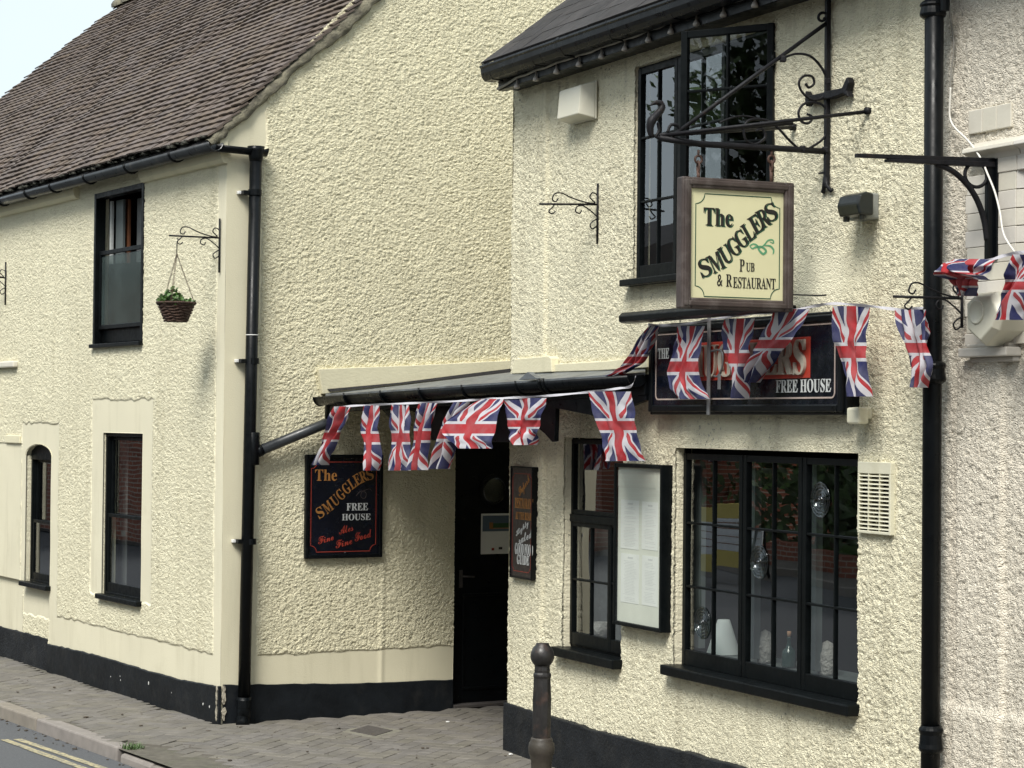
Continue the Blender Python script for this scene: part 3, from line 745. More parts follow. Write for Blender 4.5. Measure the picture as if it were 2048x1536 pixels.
# mortar fillet down the near verge (lumpy)
bm = B(); N = 220; rg = []
for i in range(N + 1):
    q = -.02 + (qR + .02) * i / N; nn = lambda k: (float(vnoise(np.array([q]), np.array([k * 1.0]), .05, 50 + k)[0])) * .014
    nb = abs(float(vnoise(np.array([q]), np.array([2.]), .3, 61)[0])) * .03
    rg.append([bm.verts.new(RP.at(uR + a + nn(j) * .6, q, b_ + nn(j + 5) - (nb if b_ < -.02 else 0))) for j, (a, b_) in enumerate(((-.05, .010), (-.016, .010), (-.004, -.006), (-.006, -.034), (-.014, -.052), (-.06, -.05)))])
for a, c_ in zip(rg, rg[1:]):
    for k in range(5): bm.faces.new((a[k], a[k + 1], c_[k + 1], c_[k]))
obj('verge_mortar', bm, 'tileedge', roof, smooth=True)
# dark lumps of moss at the eaves
bm = B()
for i in range(260):
    s = uR - .05 - rnd.random() ** 1.0 * 7.2; q = -.02 + rnd.random() * .055; r_ = .008 + rnd.random() * .016
    Mx = Matrix.Translation(RP.at(s, q, .012 + rnd.random() * .012)) @ Matrix.Diagonal((r_ * 1.6, r_, r_ * .7, 1))
    bmesh.ops.create_icosphere(bm, subdivisions=1, radius=1, matrix=Mx)
obj('moss', bm, mat('dark_moss', (.045, .045, .035), .9, .4, 30, .8, 90, .01), roof, kind='stuff')

# ---- gutter along the eaves
def halfround(bm, P0, P1, r, side, seg=9, t=.004):
    """open half round trough from P0 to P1 (rim centre line); side = horizontal unit across"""
    r_ = []
    for P in (P0, P1):
        o_ = [bm.verts.new(P + side * r * math.cos(a) - Z * r * math.sin(a)) for a in np.linspace(0, math.pi, seg)]
        i_ = [bm.verts.new(P + side * (r - t) * math.cos(a) - Z * (r - t) * math.sin(a)) for a in np.linspace(0, math.pi, seg)]
        r_.append((o_, i_))
    (o0, i0), (o1, i1) = r_
    for k in range(seg - 1):
        bm.faces.new((o0[k], o0[k + 1], o1[k + 1], o1[k])); bm.faces.new((i0[k + 1], i0[k], i1[k], i1[k + 1]))
        bm.faces.new((o0[k], i0[k], i0[k + 1], o0[k + 1])); bm.faces.new((o1[k + 1], i1[k + 1], i1[k], o1[k]))
    bm.faces.new((o0[0], o1[0], i1[0], i0[0])); bm.faces.new((o1[-1], o0[-1], i0[-1], i1[-1]))
gw = .135; gr = .056
gz0 = PA.uv(200, 346, gw)[1]; 
gut = bpy.data.objects.new('gutter', None); C.objects.link(gut); gut.parent = house
g0 = PA.at(U_END, gz0, gw); g1 = PA.at(PA.uv(432, 290, gw)[0], gz0, gw); gut.location = g1 - K
bm = B(); halfround(bm, g0, g1, gr, PA.n); obj('trough', bm, 'gutter', gut, smooth=True)
for x in (8, 62, 112, 180, 262, 352):
    u = PA.uv(x, 380, gw)[0]; c_ = PA.at(u, gz0, gw)
    pts = [c_ + PA.n * (gr + .006) * math.cos(a) - Z * (gr + .006) * math.sin(a) for a in np.linspace(0, math.pi, 9)] + [PA.at(u, gz0 - .012, .03)]
    tubeo('bracket', pts, .009, 'black', gut, seg=6)
# return piece across the gable end to the downpipe
pg = Plane(PB.at(0, 0, .07), PB.du)
x0 = PB.uv(428, 300, .07)[0]; x1 = PB.uv(532, 305, .07)[0]; zt = PB.uv(470, 293, .07)[1]
bm = B(); halfround(bm, PB.at(x0, zt, .07), PB.at(x1, zt - .01, .07), .045, PB.n); obj('return_trough', bm, 'black', gut, smooth=True)
for x in (x0, x1):
    bm = B(); prism(bm, Plane(PB.at(x, zt, .07), PB.n), [(.047 * math.cos(a), -.047 * math.sin(a)) for a in np.linspace(0, math.pi, 9)], -.003, .003); obj('stop_end', bm, 'black', gut)
# downpipe
def pipe_on(parent, pl, w, xys, r, m, name='downpipe', seg=16):
    o = bpy.data.objects.new(name, None); C.objects.link(o); o.parent = parent
    P = [pl.px(x, y, w) for x, y in xys]; o.location = P[-1] - root_loc(parent)
    return o, P
dp, P = pipe_on(house, PB, .075, ((512, 312), (488, 1400)), .043, 'black')
tubeo('pipe', [P[0] + Z * .03, P[1]], .042, 'black', dp, seg=18)
bm = B(); lathe(bm, P[0] + Z * .045, [(.06, .02), (.055, -.01), (.05, -.05), (.044, -.08)], 18); obj('outlet', bm, 'black', dp, smooth=True)
for x, y in ((496, 385), (491, 722), (485, 1083)):
    c_ = PB.px(x + 14, y, .075)
    tubeo('collar', [c_ + Z * .02, c_ - Z * .02], .047, 'black', dp, seg=18, smooth=False)
    bm = B(); u, v = PB.uv(x, y, .075); pbox(bm, PB, u - .035, u + .02, v - .014, v + .014, .005, .085); obj('clip', bm, 'black', dp, bevel=.003)
    bm = B(); pbox(bm, PB, u - .055, u - .03, v - .01, v + .012, .004, .04); obj('screw_block', bm, 'chip', dp, bevel=.004)
c_ = PB.px(505, 895, .075)
bm = B(); lathe(bm, c_ - Z * .07, [(.044, -.05), (.049, -.045), (.049, .17), (.044, .175)], 18); obj('branch_collar', bm, 'black', dp, smooth=True)
c_ = P[1]; tubeo('pipe', [c_ + Z * .02, c_ - Z * .10, c_ - Z * .135 - PB.du * .01, c_ - Z * .165 + PB.n * .05 - PB.du * .03], [.049, .049, .048, .045], 'black', dp, seg=16)
tubeo('collar', [c_ - Z * .0, c_ - Z * .05], .052, 'black', dp, seg=16, smooth=False)
c_ = PB.px(504, 670, .075); tubeo('white_band', [c_ + Z * .003, c_ - Z * .003], .0432, 'chip', dp, seg=16)

# ---- raised render band over the canopy (gable side)
def ppoly(pl, pts, w=0): return [pl.uv(x, y, w) for x, y in pts]
bm = B(); prism(bm, PB, ppoly(PB, ((645, 788), (1060, 742), (1060, 719), (1000, 722), (820, 731), (637, 738)), .04), .0, .045)
obj('flashing_band', bm, 'smooth', house, bevel=.004)
# door in the end of the passage
door = bpy.data.objects.new('door', None); C.objects.link(door); door.parent = house; door.location = PB.at(door_rc[0], 0, -.08) - K
u0, u1, v0, v1 = door_rc
casing(door, PB, (u0 - .01, u1, -.01, v1 + .01), .03, -.12, -.03, 'black', bottom=.02)
pboxo('leaf', PB, (u0 + .03, u1 - .03, .02, v1 - .02), -.11, -.07, 'black', door, .004)
bm = B(); cc = PB.uv(987, 981, -.07)
lathe(bm, PB.at(cc[0], cc[1], -.07), [(.115, 0), (.122, .006), (.122, .012), (.108, .014)], 32, PB.n); obj('porthole_ring', bm, 'black', door, smooth=False)
gm = glass_mat('obscured_porthole_glass', (.3, .32, .3), 1.6, .25, .7, (.05, .055, .04), .9)
bm = B(); lathe(bm, PB.at(cc[0], cc[1], -.058), [(.107, 0), (.08, .006), (.0, .009)], 32, PB.n); obj('porthole_glass', bm, gm, door, smooth=True)
hh = PB.uv(922, 1155, -.06)
pboxo('handle_plate', PB, (hh[0] - .014, hh[0] + .014, hh[1] - .075, hh[1] + .055), -.068, -.058, 'metalcover', door, .002)
for v_a, v_b in ((.12, .82),):
    bm = B(); a_, b_ = u0 + .11, u1 - .11
    for r_ in ((a_, b_, v_a, v_a + .02), (a_, b_, v_b - .02, v_b), (a_, a_ + .02, v_a + .02, v_b - .02), (b_ - .02, b_, v_a + .02, v_b - .02)): pbox(bm, PB, *r_, -.071, -.060)
    obj('panel_moulding', bm, 'black', door, bevel=.004)
tubeo('handle', [PB.at(hh[0], hh[1] + .01, -.055), PB.at(hh[0], hh[1] + .01, -.02), PB.at(hh[0] + .09, hh[1] + .005, -.02)], .007, 'metalcover', door, seg=8)
pboxo('threshold', PB, (u0, u1, 0.0, .025), -.12, .02, 'metalcover', door, .004)

# ================================================================== THE PUB
pub = thing('pub', C0, 'cream roughcast pub front with black casement windows, between the entrance and the iron downpipe', 'pub')
uE = PC.uv(1851, 700)[0]
hW1 = prect(PC, 1350, 1718, 901, 1378, yx=1540); hW2 = prect(PC, 1128, 1246, 876, 1313)
hU = prect(PC, 1270, 1548, 92, 545, yx=1400)
hU = (hU[0], hU[1], PC.uv(1290, 560)[1], PC.uv(1275, 134)[1])
zS = PC.uv(1040, 180)[1]
up = PC.uv(1096, 700)[0]
patch = [prect(PC, 1585, 1745, 470, 610)]
def dispC(U, V):
    st = np.clip((up - U) / .02, 0, 1); st = st * st * (3 - 2 * st)
    m = 1 - .75 * rect_mask(U, V, patch, .12, 77)
    amp = .8 + .25 * vnoise(U, V, .5, 19)
    und = vnoise(U, V, .45, 18) * .006
    edge = np.minimum(abs(U - hW1[0]), 1.)
    return st * .022 + m * amp * (.006 + roughcast(U, V, 61, .0052, .017, .014)) + und
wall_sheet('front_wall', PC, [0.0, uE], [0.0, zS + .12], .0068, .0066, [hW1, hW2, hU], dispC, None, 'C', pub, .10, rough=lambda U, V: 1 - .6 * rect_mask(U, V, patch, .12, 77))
# return wall into the passage
PR = Plane(C0, (math.cos(aC), math.sin(aC), 0)); PRw = Plane(C0, -PR.du)
def dispR(U, V): return roughcast(U, V, 71, .006)
RW = Plane(C0 + PR.du * 3.0, -PR.du)
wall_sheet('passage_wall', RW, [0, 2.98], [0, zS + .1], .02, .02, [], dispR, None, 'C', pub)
# round off the corner between the two sheets
bm = B(); rg = []
for j in range(220):
    z = zS * j / 219; nn = float(vnoise(np.array([z]), np.array([0.]), .03, 88)[0]) * .006
    rg.append([bm.verts.new(C0 + Z * z + PC.du * a + PC.n * b_) for a, b_ in ((.0, .030), (-.008 + nn, .022 + nn), (-.014 + nn, .008), (-.010 + nn * .5, -.012), (0, -.03))])
for a, c_ in zip(rg, rg[1:]):
    for k in range(4): bm.faces.new((a[k], a[k + 1], c_[k + 1], c_[k]))
obj('corner_render', bm, 'C', pub, smooth=True)
ptsC = [(-.02, PC.uv(1024, 1404)[1])] + [PC.uv(x, y) for x, y in ((1062, 1417), (1102, 1430), (1200, 1460), (1300, 1486), (1400, 1508), (1460, 1524))]
ptsC.append((uE, ptsC[-1][1] - .02))
band('plinth', PC, ptsC, -.03, 0, .046, 'plinthrough', pub, 16, jit=.006)
bm = B(); rg = []
sheet('plinth', [C0 - PC.du * .02 + PC.n * .046, C0 - PC.du * .02 + PC.n * .046 + Z * ptsC[0][1], C0 - PC.du * .02 + PR.du * 3 + Z * ptsC[0][1], C0 - PC.du * .02 + PR.du * 3], 'plinthrough', pub)
# flashing on the pub side of the canopy
bm = B()
prism(bm, PC, ppoly(PC, ((1024, 748), (1105, 744), (1103, 716), (1098, 712), (1030, 718)), .05), 0, .055)
prism(bm, PC, ppoly(PC, ((1105, 744), (1200, 741), (1292, 735), (1292, 712), (1210, 722), (1106, 728)), .04), 0, .035)
obj('flashing_band', bm, 'smooth', pub, bevel=.005)
# hull
sheet('back_wall', [C0 + PR.du * 5, C0 + PR.du * 5 + PC.du * 7, C0 + PR.du * 5 + PC.du * 7 + Z * zS, C0 + PR.du * 5 + Z * zS], 'smooth', pub)
sheet('passage_end', [PB.at(3.2, 0, .01), C0 + PR.du * 2.9, C0 + PR.du * 2.9 + Z * 2.6, PB.at(3.2, 2.6, .01)], 'black', pub)

def casement(parent, pl, rc, w, cols, rws, st=.032, bar=.012, bot=.06, us=None, vs=None, name='casement', g=None):
    u0, u1, v0, v1 = rc
    casing(parent, pl, rc, st, w - .035, w, name='sash', bottom=bot)
    iu0, iu1, iv0, iv1 = u0 + st, u1 - st, v0 + bot, v1 - st
    us = us or [iu0 + (iu1 - iu0) * i / cols for i in range(1, cols)]; vs = vs or [iv0 + (iv1 - iv0) * i / rws for i in range(1, rws)]
    for a in us: pboxo('glazing_bar', pl, (a - bar / 2, a + bar / 2, iv0, iv1), w - .03, w - .006, 'frame', parent, .002)
    for b_ in vs: pboxo('glazing_bar', pl, (iu0, iu1, b_ - bar / 2, b_ + bar / 2), w - .031, w - .004, 'frame', parent, .002)
    ue = [iu0] + us + [iu1]; ve = [iv0] + vs + [iv1]
    for a, b_ in zip(ue, ue[1:]):
        for c_, d_ in zip(ve, ve[1:]):
            tw = (rnd.random() - .5) * .0016; t2 = (rnd.random() - .5) * .0016
            bm = B(); bm.faces.new([bm.verts.new(pl.at(x, y, w - .018 + s_ * tw + q_ * t2)) for x, y, s_, q_ in ((a, c_, -1, -1), (b_, c_, 1, -1), (b_, d_, 1, 1), (a, d_, -1, 1))])
            obj('pane', bm, g or GL, parent)
# -- big three light window
wd1 = win(pub, PC, hW1); d = .05
u0, u1, v0, v1 = hW1; fu0 = PC.uv(1368, 1130, -d)[0]
PCd = PC
casing(wd1, PC, (u0 + .0, u1 + .02, v0 - .01, v1 + .01), fu0 - u0 + .004, -.09, -d + .0, bottom=.03)
m1 = PC.uv(1488, 1130, -d)[0]; m2 = PC.uv(1607, 1150, -d)[0]
ed = [fu0, m1, m2, u1 + .005]
for i in range(3):
    casement(wd1, PC, (ed[i] + .004, ed[i + 1] - .004, v0 + .02, v1 - .03), -d + .012, 2, 3, bot=.085, st=.034)
bm = B()
prism(bm, PC, [(u0 - .03, v0 - .035), (u1 + .02, v0 - .035), (u1 + .02, v0 + .02), (u0 - .03, v0 + .02)], -d, .075)
obj('sill', bm, 'frame', wd1, bevel=.008)
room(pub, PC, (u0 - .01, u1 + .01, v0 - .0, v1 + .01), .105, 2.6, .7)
for x0, x1 in ((1384, 1399), (1496, 1509), (1618, 1632)):
    a = PC.uv(x0, 1130, -.16)[0]; b_ = PC.uv(x1, 1130, -.16)[0]
    pboxo('shutter_edge', PC, (a, b_, v0 + .1, v1 - .04), -.2, -.16, 'sillwhite', wd1, .002)
pboxo('inner_sill', PC, (u0, u1, v0 + .055, v0 + .075), -.45, -.09, 'sillwhite', wd1, .004)
# bullseye panes
for x, y in ((1640, 1000), (1518, 1124), (1404, 1246)):
    u, v = PC.uv(x, y, -d + .0); bm = B(); prof = []
    for k in range(26):
        r_ = .088 * (1 - k / 25); prof.append((r_ if k < 25 else 0, .003 + .0045 * math.sin(k * 1.35) * (1 - abs(k / 25 - .5) * .6) + (.014 * max(0, (k - 18) / 7)) ))
    lathe(bm, PC.at(u, v, -d - .004), prof, 36, PC.n)
    # keep the roundel slightly oval like the blown glass
    obj('bullseye', bm, GLbull, wd1, smooth=True)
# -- narrow window
wd2 = win(pub, PC, hW2); u0, u1, v0, v1 = hW2; fu0 = PC.uv(1142, 1100, -d)[0]
casing(wd2, PC, (u0, u1 + .02, v0 - .01, v1 + .01), fu0 - u0 + .012, -.09, -d, bottom=.05)
vt = PC.uv(1185, 1040, -d)[1]; mu = PC.uv(1222, 1100, -d)[0]
casement(wd2, PC, (fu0 + .006, mu, v0 + .035, vt - .02), -d + .008, 2, 2, bot=.075, st=.028)
casement(wd2, PC, (mu + .004, u1 + .002, v0 + .035, vt - .02), -d + .008, 1, 2, bot=.075, st=.012)
pboxo('transom', PC, (fu0, u1, vt - .02, vt + .025), -.08, -d + .014, 'frame', wd2)
casing(wd2, PC, (fu0 + .004, u1 + .002, vt + .025, v1 - .01), .028, -.08, -d + .006, name='fanlight')
pane(wd2, PC, (fu0 + .03, u1 - .01, vt + .05, v1 - .035), -d - .01)
bm = B(); prism(bm, PC, [(u0 - .035, v0 - .035), (u1 + .015, v0 - .035), (u1 + .015, v0 + .02), (u0 - .035, v0 + .02)], -d, .07); obj('sill', bm, 'frame', wd2, bevel=.007)
room(pub, PC, (u0 - .01, u1 + .01, v0, v1 + .01), .105, 2.0, .3)
a = PC.uv(1166, 1150, -.2)[0]
pboxo('curtain', PC, (a, u1 + .1, vt - .9, vt - .03), -.26, -.25, 'curtain', wd2)
# -- upper window: two fixed lights and one swung wide open
wd3 = win(pub, PC, hU); u0, u1, v0, v1 = hU; d3 = .02
casing(wd3, PC, (u0, u1, v0, v1), .02, -.08, -d3)
a1 = PC.uv(1357, 330, -d3)[0]; wU = a1 - u0
casement(wd3, PC, (u0 + .012, a1, v0 + .01, v1 - .012), -d3 + .012, 2, 3, st=.036, bot=.075)
a2 = a1 + (u1 - a1) / 2
casement(wd3, PC, (a1 + .004, a2, v0 + .01, v1 - .012), -d3 + .012, 2, 3, st=.036, bot=.075)
room(pub, PC, (u0 - .01, u1 + .01, v0 - .01, v1 + .01), .105, 2.6, .5)
pboxo('wardrobe_side', PC, (a2 - .13, a2 - .02, v0 + .1, v1 - .04), -.42, -.38, 'redbrown', wd3)
bm = B(); prism(bm, PC, [(u0 - .05, v0 - .03), (u1 + .05, v0 - .03), (u1 + .05, v0 + .008), (u0 - .05, v0 + .008)], -.04, .07); obj('sill', bm, 'frame', wd3, bevel=.006)
hin = PC.px(1547, 45, .02)
fs = cam_pos + ray(1362, 63) * 1.0
# free stile: same height as the hinge stile
dd = ray(1362, 63); tt = (hin.z - EYE) / dd.z; free = cam_pos + dd * tt
od = (hin - free); od.z = 0; ow = od.length
PO = Plane(free - Z * (free.z - (v0 + .02)), od)
casement(wd3, PO, (0, ow, 0, free.z - (v0 + .02)), .0, 2, 4, st=.036, bot=.06, g=GLsoft)
print('open casement width', ow, 'z', hin.z, 'u1', u1)
for dz in (.15, 1.0):
    tubeo('hinge', [hin - Z * dz, hin - Z * (dz + .07)], .012, 'frame', wd3, seg=8)
pboxo('fixed_post', PC, (u1 - .05, u1, v0, hin.z), -.08, .01, 'frame', wd3)

# ---- pub roof, fascia, gutter
proof = bpy.data.objects.new('roof', None); C.objects.link(proof); proof.parent = pub
gW = .27
gu0, gv0 = PC.uv(962, 132, gW)
ph2 = math.radians(37.5)
RO = PC.at(gu0, gv0 + .01, gW - .03)
RC = Plane(RO, PC.du, -PC.n * math.cos(ph2) + Z * math.sin(ph2)); proof.location = RO - C0
SW, SG, qr2 = .30, .19, 3.4
sv = np.array([(-.1485, -.02, .014), (.1485, -.02, .014), (.146, .24, .001), (-.146, .24, .001), (-.146, -.02, -.002), (.146, -.02, -.002), (.146, .24, -.004), (-.146, .24, -.004)], 'f')
sf = [(0, 1, 2, 3), (7, 6, 5, 4), (0, 4, 5, 1), (1, 5, 6, 2), (2, 6, 7, 3), (3, 7, 4, 0)]
sme = bpy.data.meshes.new('slate'); sme.from_pydata([tuple(x) for x in sv], [], sf); sme.materials.append(MT['slate'])
ms_near, ms_far = [], []
for i in range(int(qr2 / SG)):
    s = .145 + (.15 if i % 2 else 0)
    lst = [(.075, .5)] if i % 2 else []
    while s < 7.2: lst.append((s + (0.005 if i % 2 else 0), 1.)); s += SW
    for s_, sc in lst:
        Rm = Matrix((RC.du * sc, RC.dv, RC.n)).transposed() @ Matrix.Rotation(.045 + (rnd.random() - .5) * .012, 3, 'X') @ Matrix.Rotation((rnd.random() - .5) * .01, 3, 'Z')
        M4 = Rm.to_4x4(); M4.translation = RC.at(s_, i * SG + (rnd.random() - .5) * .006, .012 + rnd.random() * .003)
        (ms_near if inframe(RC.at(s_, i * SG), 60) else ms_far).append(M4)
for M4 in ms_near: add_inst('slate', sme, M4, proof)
joined('slate_field', sv, sf, ms_far, 'slate', proof)
sheet('roof_boarding', [RC.at(.01, 0, -.01), RC.at(7.2, 0, -.01), RC.at(7.2, qr2, -.01), RC.at(.01, qr2, -.01)], 'felt', proof)
sheet('back_slope', [RC.at(0, qr2), RC.at(7.2, qr2), RC.at(7.2, qr2) - PC.n * 3 - Z * 2.2, RC.at(0, qr2) - PC.n * 3 - Z * 2.2], 'felt', proof)
# gable triangle of the pub and barge edge
gp = Plane(C0, PR.du)
sheet('gable_end', [C0 + Z * zS, C0 + PR.du * 5.4 + Z * zS, RC.at(-gu0 + .0, qr2, -.03)], 'C', pub)
bm = B(); hexa(bm, [RC.at(0, -.02, .0), RC.at(.03, -.02, .0), RC.at(.03, -.02, .02), RC.at(0, -.02, .02), RC.at(0, qr2, 0), RC.at(.03, qr2, 0), RC.at(.03, qr2, .02), RC.at(0, qr2, .02)]); obj('verge_strip', bm, 'lead', proof)
# fascia and soffit
bm = B(); pbox(bm, PC, gu0 + .02, 7, zS - .02, gv0 - .01, gW - .17, gW - .11); pbox(bm, PC, gu0 + .02, 7, zS - .01, zS + .03, .0, gW - .17); obj('fascia_board', bm, 'black', pub, bevel=.004)
gut2 = bpy.data.objects.new('gutter', None); C.objects.link(gut2); gut2.parent = pub; gut2.location = PC.at(gu0, gv0, gW) - C0
prof = [(a_, b_ * .82) for a_, b_ in ((.0, .0), (.010, .0), (.012, -.016), (.004, -.024), (.001, -.062), (-.006, -.090), (-.024, -.118), (-.09, -.122), (-.09, -.01))]
def ogee(u0, u1, name, grow=0., m='gutterblk'):
    bm = B(); r_ = []
    for u in (u0, u1): r_.append([bm.verts.new(PC.at(u, gv0 + v * (1 + grow) + (grow * .04), gW + w_ * (1 + grow))) for w_, v in prof])
    n = len(prof)
    for k in range(n - 1): bm.faces.new((r_[0][k], r_[0][k + 1], r_[1][k + 1], r_[1][k]))
    bm.faces.new(r_[0][::-1]); bm.faces.new(r_[1]); obj(name, bm, m, gut2, bevel=.002)
ogee(gu0, 7, 'trough')
for x, y in ((978, 130), (1062, 105), (1118, 80), (1215, 45), (1338, 5)):
    u = PC.uv(x, y, gW)[0]; wdt = .045 if x == 1118 else .012
    ogee(u - wdt / 2, u + wdt / 2, 'gutter_bracket' if x != 1118 else 'union_clip', .09 if x != 1118 else .12)
sheet('soffit', [PC.at(gu0 + .02, zS + .03, -.0), PC.at(7, zS + .03, -.0), PC.at(7, zS + .03, gW - .1), PC.at(gu0 + .02, zS + .03, gW - .1)], 'black', pub)

# iron downpipe between pub and neighbour
wp = .075
dp2, P = pipe_on(pub, PC, wp, ((1868, -60), (1861, 1700)), .042, 'black')
ca, cb_ = PC.px(1868, 0, wp), PC.px(1861, 1530, wp)
up_ = Vector((cb_.x, cb_.y, -.05)); utp = Vector((ca.x, ca.y, 5.0))
tubeo('pipe', [utp, up_], .0425, 'black', dp2, seg=20)
for y, rr, hh_ in ((745, .056, .04), (1478, .052, .05), (20, .056, .03)):
    c_ = PC.px(1866 if y < 1000 else 1862, y, wp)
    bm = B(); lathe(bm, c_ - Z * hh_, [(.043, -.01), (rr, 0), (rr + .004, .01), (rr, .03), (rr - .003, hh_ * 1.4), (rr + .004, hh_ * 2 - .01), (rr, hh_ * 2), (.043, hh_ * 2 + .01)], 20); obj('collar', bm, 'black', dp2, smooth=False, bevel=.002)
c_ = PC.px(1890, 8, wp); bm = B(); lathe(bm, c_ - Z * .03, [(.02, 0), (.022, .05), (.01, .06)], 10); obj('lug', bm, 'black', dp2)

# ================================================================== NEIGHBOUR
PD = off(PC, -.03)
nb = thing('neighbour_building', PD.at(uE, 0, 0), 'buff roughcast building with a pale stone window surround at the right edge', 'building')
def dispD(U, V): 
    low = 1 / (1 + np.exp((V - PD.uv(1960, 1420)[1]) / .01))
    pil = np.clip((U - PD.uv(1922, 1000)[0]) / .012, 0, 1) * np.clip((PD.uv(2014, 1000)[0] - U) / .012, 0, 1) * (V < svv - .04)
    return .006 + roughcast(U, V, 91, .0048, .016, .012) + vnoise(U, V, .4, 93) * .006 + low * .022 + pil * .022
def vat(x, y): return PD.uv(x, y, .03)[1]
ux0, ux1, ux2, ux3 = (PD.uv(x, 450, .03)[0] for x in (1934, 1966, 2032, 2049))
svv = PD.uv(1980, 700, .07)[1]
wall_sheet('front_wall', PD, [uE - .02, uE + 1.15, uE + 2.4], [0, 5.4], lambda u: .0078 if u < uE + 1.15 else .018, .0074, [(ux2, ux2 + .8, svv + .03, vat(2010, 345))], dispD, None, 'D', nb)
sheet('side_wall', [PD.at(uE + 2.4, 0), PD.at(uE + 2.4, 0, -5), PD.at(uE + 2.4, 5.4, -5), PD.at(uE + 2.4, 5.4)], 'smooth', nb)
sheet('flat_roof', [PD.at(uE, 5.4), PD.at(uE + 2.4, 5.4), PD.at(uE + 2.4, 5.4, -5), PD.at(uE, 5.4, -5)], 'felt', nb)
sur = bpy.data.objects.new('window_surround', None); C.objects.link(sur); sur.parent = nb; sur.location = PD.px(1990, 600) - root_loc(nb)
ys = [346, 385, 422, 457, 491, 526, 561, 596, 631, 665, 690]
for i in range(len(ys) - 1):
    a, b_ = vat(1985, ys[i]), vat(1985, ys[i + 1]); j = (i % 2) * .012
    for k, (x0, x1, w0, w1) in enumerate(((ux0 - j, ux1 + .03, 0, .03), (ux1 + .033, ux2, 0, .032))):
        bm = B(); pbox(bm, PD, x0, x1, b_ + .0008, a - .0008, w0, w1 + rnd.random() * .002); obj('stone_block', bm, 'stone', sur, bevel=.003)
    bm = B(); hexa(bm, [PD.at(ux2 + .001, b_ + .002, .0), PD.at(ux2 + .09, b_ + .002, -.03), PD.at(ux2 + .09, a - .002, -.03), PD.at(ux2 + .001, a - .002, .0),
                        PD.at(ux2 + .001, b_ + .002, -.1), PD.at(ux2 + .09, b_ + .002, -.1), PD.at(ux2 + .09, a - .002, -.1), PD.at(ux2 + .001, a - .002, -.1)])
    for v_ in list(bm.verts)[:4]: v_.co += PD.n * .03
    obj('splay_block', bm, 'stone', sur, bevel=.002)
for x0, x1 in ((1990, 2034), (2034, 2110)):
    bm = B(); a = PD.uv(x0, 330, .035)[0]; b_ = PD.uv(x1, 330, .035)[0]; pbox(bm, PD, a + .002, b_ - .002, vat(2010, 345) + .002, vat(2010, 308), 0, .037); obj('lintel_stone', bm, 'stone', sur, bevel=.003)
a = PD.uv(1916, 300, .10)[0]
hv = PD.uv(1990, 287, .09)[1]
for k in range(3):
    b_ = a + .36
    bm = B()
    prof_ = [(0, .035), (.08, .0), (.085, -.018), (.05, -.03), (.038, -.055), (0, -.062)]
    r_ = [[bm.verts.new(PD.at(u, hv + v, w_)) for w_, v in prof_] for u in (a + .002, b_ - .002)]
    n = len(prof_)
    for q in range(n): bm.faces.new((r_[0][q], r_[0][(q + 1) % n], r_[1][(q + 1) % n], r_[1][q]))
    bm.faces.new(r_[0]); bm.faces.new(r_[1][::-1]); obj('hood_mould', bm, 'stone', sur, bevel=.004); a = b_
a = PD.uv(1921, 705, .07)[0]
for nm, ww, dv0, dv1, uu in (('sill_stone', .085, -.028, .012, a), ('sill_stone', .055, .0125, .03, a + .02), ('sill_stone', .04, -.05, -.0285, a + .03)):
    bm = B(); pbox(bm, PD, uu, uu + .34 if ww > .06 else uu + .30, svv + dv0, svv + dv1, 0, ww); obj(nm, bm, 'stone', sur, bevel=.006)
bm = B(); a_ = prect(PD, 1942, 2028, 214, 262); 
for i in range(3):
    w_ = (a_[1] - a_[0]) / 3; bm = B(); pbox(bm, PD, a_[0] + i * w_ + .001, a_[0] + (i + 1) * w_ - .001, a_[2], a_[3], 0, .016); obj('stone_block', bm, 'stone', sur, bevel=.004)
gl = bpy.data.objects.new('window', None); C.objects.link(gl); gl.parent = nb; gl.location = PD.at(ux2 + .3, 1.5) - root_loc(nb)
rcg = (ux2 + .07, ux2 + .8, svv + .03, vat(2010, 345))
pboxo('dark_backing', PD, rcg, -.098, -.09, 'room', gl); casing(gl, PD, rcg, .04, -.07, -.04, 'stone', 'frame')
# ================================================================== GROUND
ap, np_ = -dA, PA.n            # ap: along the street away from the camera, np_: towards the road
kf0, kf1 = gnd(234, 1495), gnd(0, 1412)
kn = (kf0 - K).dot(PA.n)       # distance of kerb front from the front wall line
RZ = -.085
def SP(s, n, z=0.): return K + ap * s + np_ * n + Z * z       # street coordinates
def gsheet(name, pts, m):
    bm = B(); bm.faces.new([bm.verts.new(p) for p in pts]); return tag(obj(name, bm, m), kind='structure')
gsheet('ground', [Vector((-300, -200, -.16)), Vector((300, -200, -.16)), Vector((300, 500, -.16)), Vector((-300, 500, -.16))], 'joint')
kd = (kf1 - kf0).normalized(); kq = Vector((kd.y, -kd.x, 0))
if kq.dot(np_) < 0: kq = -kq
def KP(s, n, z=0.): return Vector((kf0.x, kf0.y, 0)) + kd * s + kq * n + Z * z
gsheet('road', [KP(-30, 0.0, RZ), KP(80, 0.0, RZ), KP(80, 6.2, RZ), KP(-30, 6.2, RZ)], 'asphalt')
